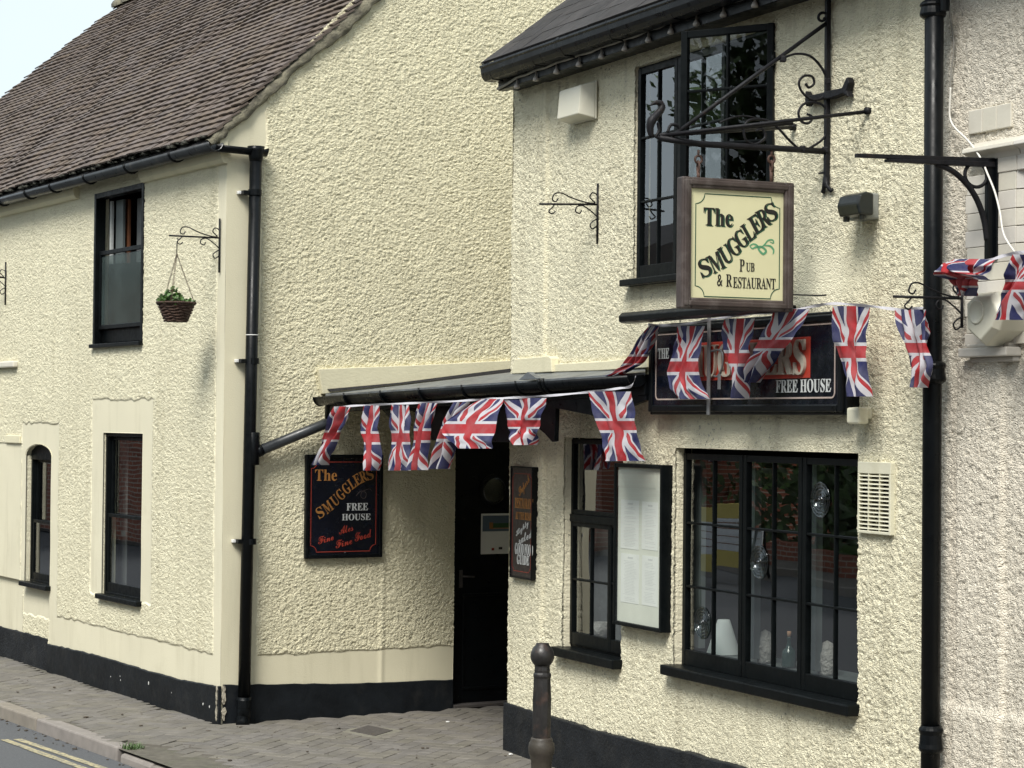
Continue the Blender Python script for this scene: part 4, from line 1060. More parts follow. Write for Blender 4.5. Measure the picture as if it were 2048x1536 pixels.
# bed under the paving: sits a little under the block tops
gsheet('pavement', [KP(-12, -.02, -.012), KP(16, -.02, -.012), KP(16, -9, -.012), KP(-12, -9, -.012)], 'joint')
gsheet('far_pavement', [KP(-30, 6.3, RZ + .10), KP(80, 6.3, RZ + .10), KP(80, 9.5, RZ + .10), KP(-30, 9.5, RZ + .10)], 'paver')
bm = B(); hexa(bm, [KP(-30, 6.2, RZ - .05), KP(80, 6.2, RZ - .05), KP(80, 6.2, RZ + .102), KP(-30, 6.2, RZ + .102), KP(-30, 6.3, RZ - .05), KP(80, 6.3, RZ - .05), KP(80, 6.3, RZ + .102), KP(-30, 6.3, RZ + .102)])
tag(obj('far_kerb', bm, 'kerb'), kind='structure')
# double yellow lines
def road_line(p0, p1, wd, nm='yellow_line'):
    a, b_ = gnd(*p0, RZ), gnd(*p1, RZ); d = (b_ - a).normalized(); q = Vector((d.y, -d.x, 0)) * wd / 2; b_ = b_ + d * 6
    bm = B(); N = 60; rr = []
    for i in range(N + 1):
        p = a + (b_ - a) * (i / N); j = (rnd.random() - .5) * .012; j2 = (rnd.random() - .5) * .012
        rr.append((bm.verts.new(p + q * (1 + j / wd) + Z * .004), bm.verts.new(p - q * (1 + j2 / wd) + Z * .004)))
    for x, y in zip(rr, rr[1:]): bm.faces.new((x[0], x[1], y[1], y[0]))
    return obj(nm, bm, 'yellow', bpy.data.objects['road'])
road_line((35, 1479), (202, 1536), .055); road_line((8, 1480), (162, 1536), .055)
gt = B(); 
for i in range(40):      # a strip of grit and leaves in the channel
    pass
gt.free()
# kerb stones
kerb = tag(bpy.data.objects.new('kerb', None), kind='structure'); C.objects.link(kerb); kerb.location = KP(0, 0, 0)
def stone(s0, s1, zt, drop=0., rd=.012, worn=0.):
    bm = B(); W = .125
    hexa(bm, [KP(s0 + .004, .0, RZ - .08), KP(s1 - .004, .0, RZ - .08), KP(s1 - .004, -.008, zt), KP(s0 + .004, -.008, zt - drop),
              KP(s0 + .004, -W, RZ - .08), KP(s1 - .004, -W, RZ - .08), KP(s1 - .004, -W, zt), KP(s0 + .004, -W, zt - drop)])
    return obj('kerb_stone', bm, 'kerb', kerb, bevel=rd)
sJ = (gnd(67, 1437) - kf0).dot(kd)
stone(.02, sJ, .0); s = sJ
for k in range(7): stone(s, s + .92, (rnd.random() - .5) * .004); s += .92
sL = (gnd(325, 1526, -.03) - kf0).dot(kd)
stone(sL, -.025, -.032, 0, .022); s = sL
for k in range(8): stone(s - .62, s, -.036, 0, .022); s -= .62
# weeds in the gap between the kerb stones
bm = B()
for i in range(170):
    p = KP(.0 + (rnd.random() - .5) * .12 - .01, -.045 - rnd.random() * .12, -.02); a = rnd.random() * 6.28; l = .02 + rnd.random() * .035; t = Vector((math.cos(a), math.sin(a), 0))
    tip = p + t * l * .7 + Z * l; q = Vector((-t.y, t.x, 0)) * .004
    bm.faces.new([bm.verts.new(x) for x in (p - q, p + q, tip)])
o = tag(obj('weeds', bm, 'leaf'), 'small tuft of green weeds in the gap between the kerb stones', 'weeds', kind='stuff')

# herringbone block paving
pav = bpy.data.objects['pavement']
ang = math.radians(90 - 20.5)
e1 = Vector((math.cos(ang), math.sin(ang), 0)); e2 = Vector((-e1.y, e1.x, 0))
bw, bl = .1, .2
bx = [(sx * (bl / 2 - .0015 - c_), sy * (bw / 2 - .0015 - c_), z) for z, c_ in ((0.0, .003), (-.003, 0.), (-.04, 0.)) for sx, sy in ((-1, -1), (1, -1), (1, 1), (-1, 1))]
bf = [(0, 1, 2, 3)] + [(a + o_, b_ + o_, b_ + 4 + o_, a + 4 + o_) for o_ in (0, 4) for a, b_ in ((1, 0), (2, 1), (3, 2), (0, 3))]
org = gnd(700, 1480)
cover_rc = [gnd(690, 1463), gnd(752, 1475), gnd(795, 1462), gnd(735, 1450)]
cc_ = sum(cover_rc, Vector()) / 4
blk = []
def allowed(p):
    if (p - K).dot(PA.n) < -.02 and (p - K).dot(PA.du) < .02: return False       # under the house
    if (p - K).dot(PB.n) < .02 and (p - K).dot(PB.du) > -.02: return False
    if (p - C0).dot(PC.n) < -.02 and (p - C0).dot(PC.du) > -.02: return False
    r_ = p - KP(0, 0)
    if r_.dot(kq) > -.19 + .06: return False
    if (p - cc_).length < .17: return False
    return True
for i in range(-70, 90):
    for j in range(-70, 90):
        # herringbone: brick pairs stepping diagonally
        m_ = (i - j) % 4
        if m_ == 0: p = e1 * ((i + 1) * bw) + e2 * ((j + .5) * bw); a_ = ang
        elif m_ == 3: p = e1 * ((i + .5) * bw) + e2 * ((j + 1.0) * bw); a_ = ang + math.pi / 2
        else: continue
        p = org + p; p.z = 0
        if not allowed(p): continue
        blk.append((p, a_))
def blk_ok(p): return (p - cam_pos).length < 22 and p.y > 8.5
blk = [b_ for b_ in blk if blk_ok(b_[0])]
blk.sort(key=lambda b_: (b_[0] - cam_pos).length + (0 if inframe(b_[0], 10) else 60))
def bM(b_):
    p, a_ = b_
    k = KP(0, 0); dk = -(p - k).dot(kq); z = (rnd.random() - .5) * .003 + float(vnoise(np.array([p.x]), np.array([p.y]), .9, 14)[0]) * .006
    s_ = (p - k).dot(kd)
    if s_ < .0 and dk < .45: z -= .03 * (1 - max(0, dk - .13) / .32)
    M4 = Matrix.Rotation(a_, 4, 'Z') @ Matrix.Rotation((rnd.random() - .5) * .022, 4, 'X') @ Matrix.Rotation((rnd.random() - .5) * .010, 4, 'Y'); M4.translation = Vector((p.x, p.y, z)); return M4
pme = bpy.data.meshes.new('paving_block'); pme.from_pydata(bx, [], bf); pme.materials.append(MT['paver'])
for b_ in blk[:298]: add_inst('paving_block', pme, bM(b_), pav)
joined('paving_field', np.array(bx, 'f'), bf, [bM(b_) for b_ in blk[298:]], 'paver', pav)
print('blocks', len(blk))
cov = thing('access_cover', cc_, 'small rectangular metal access cover in a pale frame, set in the paving before the door', 'drain cover')
def quadprism(pts, k, z0, z1, m, nm):
    c_ = cc_; bm = B(); P_ = [c_ + (p - c_) * k for p in pts]
    hexa(bm, [Vector((p.x, p.y, z1)) for p in P_] + [Vector((p.x, p.y, z0)) for p in P_]); return obj(nm, bm, m, cov, bevel=.002)
quadprism(cover_rc, 1.18, -.05, .002, 'coverframe', 'frame'); quadprism(cover_rc, .82, -.03, .006, 'metalcover', 'lid')

bm = B()
for i in range(260):
    if i < 150: p_ = KP(-2.5 + rnd.random() * 8, .01 + abs(rnd.gauss(0, .05)), RZ + .004)
    else: p_ = KP(-2 + rnd.random() * 6, -.25 - rnd.random() * 2.2, .004)
    s_ = .003 + rnd.random() ** 3 * .012; a_ = rnd.random() * 3
    if i >= 150 and not allowed(p_): continue
    bmesh.ops.create_icosphere(bm, subdivisions=1, radius=1, matrix=Matrix.Translation(p_) @ Matrix.Rotation(a_, 4, 'Z') @ Matrix.Diagonal((s_ * 1.6, s_, s_ * .5, 1)))
tag(obj('grit', bm, 'bark'), 'scattered grit and dead leaf crumbs along the kerb and paving', 'grit', kind='stuff')

# ================================================================== ENTRANCE CANOPY
Lg = PB.px(652, 792, .09); 
def onC(px, py, w): return PC.px(px, py, w)
Rg = onC(1290, 748, .12)
can = thing('entrance_canopy', (Lg + Rg) / 2, 'dark lean-to canopy with a black gutter over the pub entrance', 'canopy')
gd = (Rg - Lg); gd_h = Vector((gd.x, gd.y, 0)).normalized(); gout = Vector((gd_h.y, -gd_h.x, 0))
if gout.dot(cam_pos - Lg) < 0: gout = -gout
zc = lambda p: p
Ib = PB.px(1025, 744, .02); Ic = PC.px(1026, 747, .02)
roofpts = [Lg + Z * .01, Rg + Z * .01, PC.px(1291, 737, 0), Ic, PR.O + PR.du * 1.0 + Z * (Ic.z + .06), PB.at(2.9, Ib.z + .06, 0), Ib, PB.px(650, 786, 0)]
bm = B(); tp = [bm.verts.new(p) for p in roofpts]; bt = [bm.verts.new(p - Z * .03) for p in roofpts]
bm.faces.new(tp); bm.faces.new(bt[::-1]); n = len(tp)
for i in range(n): bm.faces.new((tp[i], bt[i], bt[(i + 1) % n], tp[(i + 1) % n]))
bmesh.ops.triangulate(bm, faces=bm.faces)
obj('roof_sheet', bm, 'lead', can)
# rough felt upstand where the roof meets the gable
bm = B(); prism(bm, PB, ppoly(PB, ((660, 783), (1030, 744), (1030, 736), (900, 752), (800, 765), (655, 778)), .05), .02, .06); obj('felt_upstand', bm, 'felt', can)
# white weathered paint flecks on the roof edge
bm = B()
for i in range(14):
    x = 766 + i * 1.8 + rnd.random() * 2; p = PB.px(x, 776 + rnd.random() * 4, .10); bmesh.ops.create_icosphere(bm, subdivisions=1, radius=.005 + rnd.random() * .006, matrix=Matrix.Translation(p))
obj('bird_droppings', bm, 'chip', can, kind='stuff')
cg = bpy.data.objects.new('gutter', None); C.objects.link(cg); cg.parent = can; cg.location = Lg + gout * .05 - root_loc(can)
PG = Plane(Lg, gd_h)        # vertical plane along the gutter
gl_len = gd.dot(gd_h); slope = (Rg.z - Lg.z) / gl_len
if PG.n.dot(gout) < 0: print('flip?')
GP = lambda s, z=0, w=0: Lg + gd_h * s + Z * (slope * s + z) + gout * w
bm = B(); halfround(bm, GP(.03, -.01, .055), GP(gl_len, -.01, .055), .06, gout); obj('trough', bm, 'gutterblk', cg, smooth=True)
for s_ in (.22, .45, .68, .92, 1.2):
    c_ = GP(s_ * gl_len / 1.72, -.01, .055)
    tubeo('bracket', [c_ + gout * .066 * math.cos(a) - Z * .066 * math.sin(a) for a in np.linspace(-.2, math.pi + .2, 9)], .007, 'black', cg, seg=6)
sj = PG.uv(1088, 765, .1)[0]
c_ = GP(sj, -.01, .055)
for ds in (-.02, .02):
    tubeo('union_clip', [c_ + gd_h * ds + gout * .068 * math.cos(a) - Z * .068 * math.sin(a) for a in np.linspace(-.25, math.pi + .25, 10)], .010, 'black', cg, seg=6)
for s_ in (.03, gl_len):
    bm = B(); prism(bm, Plane(GP(s_, -.01, .055), gout), [(.064 * math.cos(a), -.064 * math.sin(a)) for a in np.linspace(0, math.pi, 11)], -.004, .004); obj('stop_end', bm, 'black', cg)
# lead dressing standing up over the union
bm = B(); prism(bm, PG, [PG.uv(x, y, .05) for x, y in ((1040, 760), (1058, 744), (1075, 756), (1085, 757))], .02, .06); obj('lead_flap', bm, 'lead', can)
# fascia behind the gutter, valance and corbels
bm = B(); hexa(bm, [GP(0, -.115, .0), GP(gl_len, -.115, .0), GP(gl_len, -.0, .0), GP(0, 0, 0), GP(0, -.115, -.03), GP(gl_len, -.115, -.03), GP(gl_len, 0, -.03), GP(0, 0, -.03)]); obj('fascia_board', bm, 'black', can, bevel=.003)
def valance(x0, y0, x1, y1, depth_pts, w=0.0, nm='valance'):
    pts = [PG.uv(x, y, w) for x, y in depth_pts]; bm = B(); prism(bm, PG, pts, w - .03, w); return obj(nm, bm, 'black', can, bevel=.002)
valance(0, 0, 0, 0, [(668, 806), (1025, 790), (1025, 884), (905, 884), (862, 880), (858, 842), (820, 820), (780, 838), (760, 815), (735, 812), (705, 822), (672, 815)], -.12, 'door_head')
sheet('ceiling_board', [GP(0, -.09, -.0), GP(gl_len, -.09, 0), Ic - Z * .08, PB.at(2.9, Ib.z - .05, 0), Ib - Z * .1, PB.px(655, 800, .01)], 'black', can)
valance(0, 0, 0, 0, [(1100, 790), (1292, 775), (1292, 800), (1262, 812), (1205, 835), (1160, 826), (1110, 816)], -.01)
valance(0, 0, 0, 0, [(1078, 795), (1112, 795), (1109, 882), (1104, 884), (1090, 868), (1078, 858)], -.02, 'corbel')
# rainwater branch pipe back to the downpipe
p0 = PB.px(662, 806, .12); p1 = PB.px(660, 842, .10); p2 = PB.px(513, 904, .08)
cp = bpy.data.objects.new('branch_pipe', None); C.objects.link(cp); cp.parent = can; cp.location = p1 - root_loc(can)
tubeo('outlet', [p0 + Z * .03, p0, p1], [.05, .042, .038], 'black', cp, seg=14)
tubeo('pipe', [p1 + Z * .05, p1, p1 + (p2 - p1) * .08 - Z * .005, p2], .036, 'gutter', cp, seg=14)
q = p1 + (p2 - p1) * .93; tubeo('collar', [q, p2], .041, 'black', cp, seg=14)

# ================================================================== SIGNS
def fr(bm, pl, rc, t, w0, w1):
    u0, u1, v0, v1 = rc
    pbox(bm, pl, u0, u0 + t, v0, v1, w0, w1); pbox(bm, pl, u1 - t, u1, v0, v1, w0, w1); pbox(bm, pl, u0 + t, u1 - t, v1 - t, v1, w0, w1 - .001); pbox(bm, pl, u0 + t, u1 - t, v0, v0 + t, w0, w1 - .001)
def notched(rc, r, n=6):
    """border line with scooped corners"""
    u0, u1, v0, v1 = rc; o = []
    for cx, cy, a0, a1 in ((u0, v0, 90, 0), (u1, v0, 180, 90), (u1, v1, 270, 180), (u0, v1, 360, 270)):
        o += [(cx + r * math.cos(math.radians(a0 + (a1 - a0) * k / n)), cy + r * math.sin(math.radians(a0 + (a1 - a0) * k / n))) for k in range(n + 1)]
    return o
# --- board on the gable wall
rb = (PB.uv(610, 1010, .03)[0], PB.uv(764, 1010, .03)[0], PB.uv(685, 1116, .03)[1], PB.uv(685, 909, .03)[1])
gs_ = thing('wall_sign', PB.at((rb[0] + rb[1]) / 2, rb[2], .02), 'dark blue painted pub sign with ochre lettering, on the gable wall under the canopy', 'sign')
pboxo('panel', PB, (rb[0] + .01, rb[1] - .01, rb[2] + .01, rb[3] - .01), .015, .030, 'navy', gs_)
bm = B(); fr(bm, PB, rb, .026, .012, .046); obj('frame', bm, 'black', gs_, bevel=.005)
WB = .0305
bd = (PB.uv(622, 1010, WB)[0], PB.uv(752, 1010, WB)[0], PB.uv(685, 1103, WB)[1], PB.uv(685, 924, WB)[1])
bm = B(); ribbon(bm, PB, notched(bd, .045), .0045, WB - .001, WB + .0015, True); obj('border_line', bm, 'red', gs_)
put_text('lettering', serif('The'), PB, (630, 962, 674, 939), WB, 'orange', gs_)
put_letters('lettering', [('S', 640, 1025, 30), ('M', 655.5, 1014, 36), ('U', 669.5, 1001, 38), ('G', 681, 989, 40), ('G', 692.5, 977, 38), ('L', 703.5, 967, 34), ('E', 714.5, 959, 30), ('R', 726.5, 953, 24), ('S', 739.5, 949, 18)], PB, .078, .052, WB, 'orange', gs_, .003)
put_text('lettering', serif('FREE'), PB, (693, 1021, 736, 1006), WB, 'whiteink', gs_)
put_text('lettering', serif('HOUSE'), PB, (684, 1041, 741, 1027), WB, 'whiteink', gs_)
def slanted(parent, s, pl, box, w, m, ang, th=.002):
    o = put_text('lettering', s, pl, box, w, m, parent, th=th)
    c_ = pl.px((box[0] + box[2]) / 2, (box[1] + box[3]) / 2, w) - root_loc(parent)
    o.data.transform(Matrix.Translation(c_) @ Matrix.Rotation(math.radians(ang), 4, pl.n) @ Matrix.Translation(-c_)); return o
slanted(gs_, script('Fine'), PB, (635, 1085, 667, 1070), WB, 'red', 14)
slanted(gs_, script('Ales'), PB, (677, 1066, 706, 1050), WB, 'red', 14)
slanted(gs_, script('Fine'), PB, (670, 1093, 704, 1077), WB, 'red', 14)
slanted(gs_, script('Food'), PB, (708, 1079, 744, 1062), WB, 'red', 14)
bm = B(); ribbon(bm, PB, bez([PB.uv(x, y, WB) for x, y in ((712, 992), (722, 982), (732, 986), (730, 996), (722, 994), (724, 984), (738, 978), (744, 982))], 5), .003, WB - .001, WB + .001); obj('scroll_ornament', bm, 'wood', gs_)
for x, y in ((703, 916), (690, 1105)):
    bm = B(); lathe(bm, PB.px(x, y, .032), [(.004, 0), (.004, .003), (0, .004)], 8, PB.n); obj('screw', bm, 'greymetal', gs_)

# --- narrow board beside the door
WN = .045
rn = (PC.uv(1025, 1040, WN)[0], PC.uv(1069, 1045, WN)[0], PC.uv(1048, 1158, WN)[1], PC.uv(1048, 933, WN)[1])
ns = thing('narrow_sign', PC.at((rn[0] + rn[1]) / 2, rn[2], .03), 'tall narrow dark brown sign with ochre and white lettering, beside the door', 'sign')
pboxo('panel', PC, (rn[0] + .004, rn[1] - .004, rn[2] + .004, rn[3] - .004), .022, WN + .012, 'brownsign', ns)
WN2 = WN + .0125
bm = B(); fr(bm, PC, (rn[0], rn[1] + .0, rn[2], rn[3]), .012, .020, WN + .02); obj('frame', bm, 'black', ns, bevel=.004)
bq = (rn[0] + .028, rn[1] - .025, rn[2] + .045, rn[3] - .045)
bm = B(); ribbon(bm, PC, notched(bq, .022), .003, WN2 - .001, WN2 + .001, True); obj('border_line', bm, 'red', ns)
slanted(ns, script('Superb'), PC, (1036, 985, 1061, 963), WN2, 'orange', 34)
put_text('lettering', serif('RESTAURANT'), PC, (1030, 1016, 1066, 998), WN2, 'orange', ns)
put_text('lettering', serif('AT THE REAR'), PC, (1031, 1038, 1063, 1026), WN2, 'orange', ns)
slanted(ns, script('Highly'), PC, (1031, 1065, 1058, 1052), WN2, 'whiteink', 24)
slanted(ns, script('rated'), PC, (1037, 1080, 1065, 1066), WN2, 'whiteink', 16)
put_text('lettering', serif('GOOD FOOD'), PC, (1030, 1108, 1066, 1090), WN2, 'whiteink', ns)
put_text('lettering', serif('GUIDE'), PC, (1034, 1128, 1058, 1112), WN2, 'whiteink', ns)

# --- fascia sign over the window
WF = .10
rf = (PC.uv(1296, 740, WF)[0], PC.uv(1683, 720, WF)[0], PC.uv(1490, 824, WF)[1], PC.uv(1490, 640, WF)[1])
fs_ = thing('fascia_sign', PC.at((rf[0] + rf[1]) / 2, rf[2], .05), 'long black pub fascia sign with raised cream letters on red, over the large window', 'sign')
pboxo('panel', PC, (rf[0] + .01, rf[1] - .01, rf[2] + .01, rf[3] - .01), .03, WF - .012, 'navy', fs_)
bm = B(); fr(bm, PC, rf, .038, .0, WF); obj('frame', bm, 'black', fs_, bevel=.008)
bm = B(); fr(bm, PC, (rf[0] - .012, rf[1] + .012, rf[2] - .014, rf[3] + .014), .022, .0, WF - .02); obj('outer_moulding', bm, 'black', fs_, bevel=.006)
WQ = WF - .0115
def rounded(rc, r, n=5):
    u0, u1, v0, v1 = rc; o = []
    for cx, cy, a0 in ((u0 + r, v0 + r, 180), (u1 - r, v0 + r, 270), (u1 - r, v1 - r, 0), (u0 + r, v1 - r, 90)):
        o += [(cx + r * math.cos(math.radians(a0 + 90 * k / n)), cy + r * math.sin(math.radians(a0 + 90 * k / n))) for k in range(n + 1)]
    return o
bi = (PC.uv(1312, 740, WQ)[0], PC.uv(1670, 720, WQ)[0], PC.uv(1490, 797, WQ)[1], PC.uv(1490, 658, WQ)[1])
bm = B(); ribbon(bm, PC, rounded(bi, .025), .008, WQ - .001, WQ + .002, True); obj('border_line', bm, 'pinkline', fs_)
rp = (PC.uv(1350, 720, WQ)[0], PC.uv(1621, 710, WQ)[0], PC.uv(1500, 759, WQ)[1], PC.uv(1500, 680, WQ)[1])
pboxo('red_panel', PC, rp, WQ - .001, WQ + .003, 'redpanel', fs_)
o_ = put_text('raised_lettering', serif('SMUGGLERS'), PC, (1353, 757, 1613, 678), WQ + .004, 'creamletter', fs_, th=.016)
put_text('lettering', serif('THE'), PC, (1316, 718, 1338, 696), WQ + .001, 'whiteink', fs_)
put_text('lettering', serif('FREE HOUSE'), PC, (1552, 786, 1662, 757), WQ + .001, 'whiteink', fs_)
# --- trough light over it
WT = .24
t0, t1 = PC.px(1243, 637, WT), PC.px(1562, 604, WT); t1.z = t0.z
tl = thing('trough_light', (t0 + t1) / 2, 'long slim black trough light above the fascia sign', 'light')
PT = Plane(t0, PC.du)
bm = B(); ll = (t1 - t0).length
prof = [(0, -.026), (-.045, -.03), (-.05, .0), (-.03, .028), (.0, .032), (.02, .012), (.018, -.018)]
r_ = [[bm.verts.new(PC.at(PC.uv(1243, 637, WT)[0] + s_, t0.z + v, WT + w_)) for w_, v in prof] for s_ in (0, ll)]
for k in range(7): bm.faces.new((r_[0][k], r_[0][(k + 1) % 7], r_[1][(k + 1) % 7], r_[1][k]))
bm.faces.new(r_[0][::-1]); bm.faces.new(r_[1]); obj('housing', bm, 'black', tl, bevel=.005)
for s_ in (.25, ll - .25): tubeo('arm', [PC.at(PC.uv(1243, 637, WT)[0] + s_, t0.z, WT - .03), PC.at(PC.uv(1243, 637, WT)[0] + s_, t0.z + .01, .0)], .009, 'black', tl, seg=8)
# --- grey strap hanging across the fascia sign
bm = B(); WG = WF + .012
pa, pb_ = PC.uv(1420, 634, WG), PC.uv(1419, 830, WG)
pbox(bm, PC, pa[0] - .013, pa[0] + .013, pb_[1], pa[1], WG, WG + .01)
gsr = top('grey_strap', bm, 'greymetal', 'grey metal strap hanging straight down across the black fascia sign', 'strap', bevel=.002)
hk = [PC.px(x, y, WG) for x, y in ((1420, 703), (1440, 700), (1446, 712), (1444, 735), (1436, 752), (1428, 752))]
tubeo('hook', bez([tuple(p) for p in hk], 4), .006, 'greymetal', gsr, seg=6)
pboxo('tag_end', PC, (PC.uv(1436, 765, WG)[0], PC.uv(1442, 765, WG)[0], PC.uv(1440, 779, WG)[1], PC.uv(1440, 748, WG)[1]), WG, WG + .004, 'greymetal', gsr)

# --- menu case
WM = .072
rm = (PC.uv(1226, 1090, WM)[0], PC.uv(1322, 1090, WM)[0], PC.uv(1272, 1257, WM)[1], PC.uv(1272, 928, WM)[1])
mc = thing('menu_case', PC.at((rm[0] + rm[1]) / 2, rm[2], 0), 'tall black glazed menu case with pale printed menus inside, between the two ground floor windows', 'menu case')
bm = B(); fr(bm, PC, rm, .022, .0, WM); obj('case', bm, 'frame', mc, bevel=.004)
pboxo('backboard', PC, (rm[0] + .02, rm[1] - .02, rm[2] + .02, rm[3] - .02), WM - .03, WM - .02, 'board', mc)
pane(mc, PC, (rm[0] + .02, rm[1] - .02, rm[2] + .02, rm[3] - .02), WM - .006, GLflat)
WP = WM - .0195
def page(x0, x1, y0, y1, m='paper', lines=True, nm='menu_page'):
    rc = prect(PC, x0 - 2, x1 - 2, y0, y1, WP); pg_ = pboxo(nm, PC, rc, WP, WP + .001, m, mc, 0)
    if lines:
        bm = B(); u0, u1, v0, v1 = rc; v = v1 - .02
        pbox(bm, PC, u0 + (u1 - u0) * .38, u0 + (u1 - u0) * .66, v - .006, v + .004, WP + .001, WP + .0016); v -= .022
        while v > v0 + .01:
            l = rnd.random(); pbox(bm, PC, u0 + (u1 - u0) * (.14 + .1 * l), u1 - (u1 - u0) * (.12 + .2 * rnd.random()), v, v + .0022, WP + .001, WP + .0014); v -= .0085 if rnd.random() > .12 else .018
        obj('print', bm, 'papergrey', mc, kind='stuff')
page(1244, 1280, 1000, 1098); page(1286, 1318, 1004, 1100); page(1244, 1280, 1108, 1206); page(1286, 1318, 1112, 1212)
page(1238, 1314, 941, 975, 'board', False, 'header_card')
# hanging sign ------------------------------------------------------
PS = Plane(PC.px(1655, 300, .02), PC.n * -1.0)      # vertical plane through the wall bar, square to the wall; u grows towards the wall
wallu = 0.0
sg = thing('sign_bracket', PC.px(1655, 385, .02), 'large black wrought iron sign bracket with scrolls, holding the hanging sign', 'bracket')
WBx = PC.uv(1655, 300, .02)[0]
topz = 5.0
bm = B(); z0 = PC.uv(1655, 372, .02)[1]; pbox(bm, PC, WBx - .012, WBx + .012, z0, topz, .012, .036); obj('wall_bar', bm, 'iron', sg, bevel=.003)
fz = PC.uv(1655, 383, .02)[1]
for sx in (-1, 1):
    tubeo('foot', [PC.at(WBx, z0 + .05, .03), PC.at(WBx + sx * .012, z0 - .0, .03), PC.at(WBx + sx * .035, fz, .02), PC.at(WBx + sx * .05, fz + .006, .02)], [.010, .011, .010, .006], 'iron', sg, seg=8)
pboxo('cleat', PC, (WBx - .05, WBx + .0, PC.uv(1655, 345, .02)[1] - .004, PC.uv(1655, 345, .02)[1] + .004), .02, .04, 'iron', sg)
S = lambda x, y, w=0: PS.px(x, y, w)
def rod(name, pts, r, parent=sg, m='iron', seg=8, cl=False): return tubeo(name, pts, r, m, parent, seg=seg, closed=cl)
a_in, a_out = S(1652, 303), S(1318, 276)
rod('main_arm', [a_in, S(1560, 297), S(1400, 288), a_out], .015)
rod('upper_rail', [S(1585, 247), S(1350, 268), S(1318, 270)], .008)
rod('diagonal_stay', [S(1652, 47), S(1345, 272)], .010)
rod('scroll_head', [S(*p) for p in spiral((1645, 36), 15, 3, 80, -380, 26)], .007)
zR = PC.uv(1738, 222, .01)
rod('wall_stay', [PC.at(zR[0], zR[1], .0), S(1500, 250) * .0 + (PC.at(zR[0], zR[1], 0) + (S(1330, 270) - PC.at(zR[0], zR[1], 0)) * .5), S(1330, 270)], .009)
zL = PC.uv(1587, 254, .01)
rod('wall_stay', [PC.at(zL[0], zL[1], .0), S(1330, 270)], .009)
for zz in (zR, zL): 
    tubeo('stay_plate', [PC.at(zz[0], zz[1], .0), PC.at(zz[0], zz[1], .03)], .018, 'iron', sg, seg=8)
def scr(name, pts, r=.0065): rod(name, [S(*p) for p in pts], r, seg=6)
scr('scroll', bez([(1562, 118), (1590, 108), (1620, 112), (1643, 135), (1655, 160)], 6))
scr('scroll', [(1562, 118)] + bez([(1562, 118), (1545, 140), (1530, 180), (1505, 225), (1490, 255), (1465, 278), (1435, 286), (1415, 270), (1412, 245), (1425, 230), (1442, 230), (1450, 245), (1444, 257), (1434, 252)], 5))
scr('scroll', bez([(1655, 175), (1645, 195), (1625, 200), (1605, 185), (1598, 165), (1608, 152), (1624, 153), (1628, 167), (1618, 175), (1611, 167)], 5))
scr('scroll', bez([(1655, 245), (1650, 215), (1630, 205), (1608, 208), (1597, 225), (1603, 243), (1618, 246), (1624, 234), (1614, 228)], 5))
scr('scroll', bez([(1655, 255), (1648, 275), (1630, 290), (1605, 300), (1580, 282), (1555, 255), (1530, 240), (1500, 240), (1488, 255), (1492, 280), (1512, 288), (1530, 275), (1525, 258), (1512, 262)], 5))
scr('scroll', bez([(1440, 245), (1465, 235), (1490, 232), (1520, 238)], 5), .005)
scr('scroll', bez([(1335, 265), (1342, 250), (1356, 252), (1360, 265), (1350, 270)], 5), .008)
for p in ((1566, 118), (1605, 298), (1655, 163), (1650, 300)):
    c_ = S(*p); bm = B(); bmesh.ops.create_cube(bm, size=.03, matrix=Matrix.Translation(c_)); obj('collar', bm, 'iron', sg, bevel=.005)
# swan neck finial at the tip
nk = bez([(1303, 274), (1300, 255), (1304, 240), (1315, 228), (1324, 215), (1320, 206), (1309, 206), (1300, 211)], 4); nr = np.interp(np.linspace(0, 1, len(nk)), [0, .25, .6, .85, 1], [.012, .022, .016, .010, .003])
rod('swan_finial', [S(*p) for p in nk], list(nr), seg=8)
nk = bez([(1315, 245), (1318, 262), (1312, 274), (1330, 278)], 4); rod('swan_finial', [S(*p) for p in nk], .007)
# fish shaped iron plate on the wall bar
bm = B(); prism(bm, PC, [PC.uv(x, y, .03) for x, y in ((1617, 182), (1622, 192), (1650, 186), (1662, 182), (1690, 176), (1700, 154), (1704, 166), (1699, 182), (1703, 194), (1692, 188), (1668, 197), (1625, 202), (1618, 214), (1616, 200))], .012, .05); obj('fish_plate', bm, 'iron', sg, bevel=.005)
# --- the hanging board
hs = thing('hanging_sign', S(1470, 622), 'square pale yellow hanging pub sign in a brown wooden frame, under the iron bracket', 'sign')
us0, us1 = PS.uv(1358, 490)[0], PS.uv(1582, 490)[0]; vs0_ = PS.uv(1470, 620.5)[1]; vs1_ = PS.uv(1470, 360)[1]
if us0 > us1: us0, us1 = us1, us0
rh = (us0, us1, vs0_, vs1_)
sgn = 1 if PS.n.dot(cam_pos - PS.O) > 0 else -1
print('PS sign facing', sgn)
bm = B(); t = .052
fr(bm, PS, rh, t, -.03, .03); obj('frame', bm, 'wood', hs, bevel=.008)
bm = B(); fr(bm, PS, (rh[0] + .012, rh[1] - .012, rh[2] + .012, rh[3] - .012), .026, -.036, .036); obj('frame_moulding', bm, 'wood', hs, bevel=.006)
pboxo('panel', PS, (rh[0] + t - .004, rh[1] - t + .004, rh[2] + t - .004, rh[3] - t + .004), -.012, .012, 'signcream', hs)
WH = .0125
bh = (PS.uv(1391, 490, WH)[0], PS.uv(1559, 490, WH)[0], PS.uv(1472, 595, WH)[1], PS.uv(1472, 391, WH)[1])
bm = B(); ribbon(bm, PS, notched(bh, .048, 8), .0042, WH - .001, WH + .001, True); obj('border_line', bm, 'green', hs)
put_text('lettering', serif('The'), PS, (1407, 451, 1465, 418), WH, 'blackink', hs)
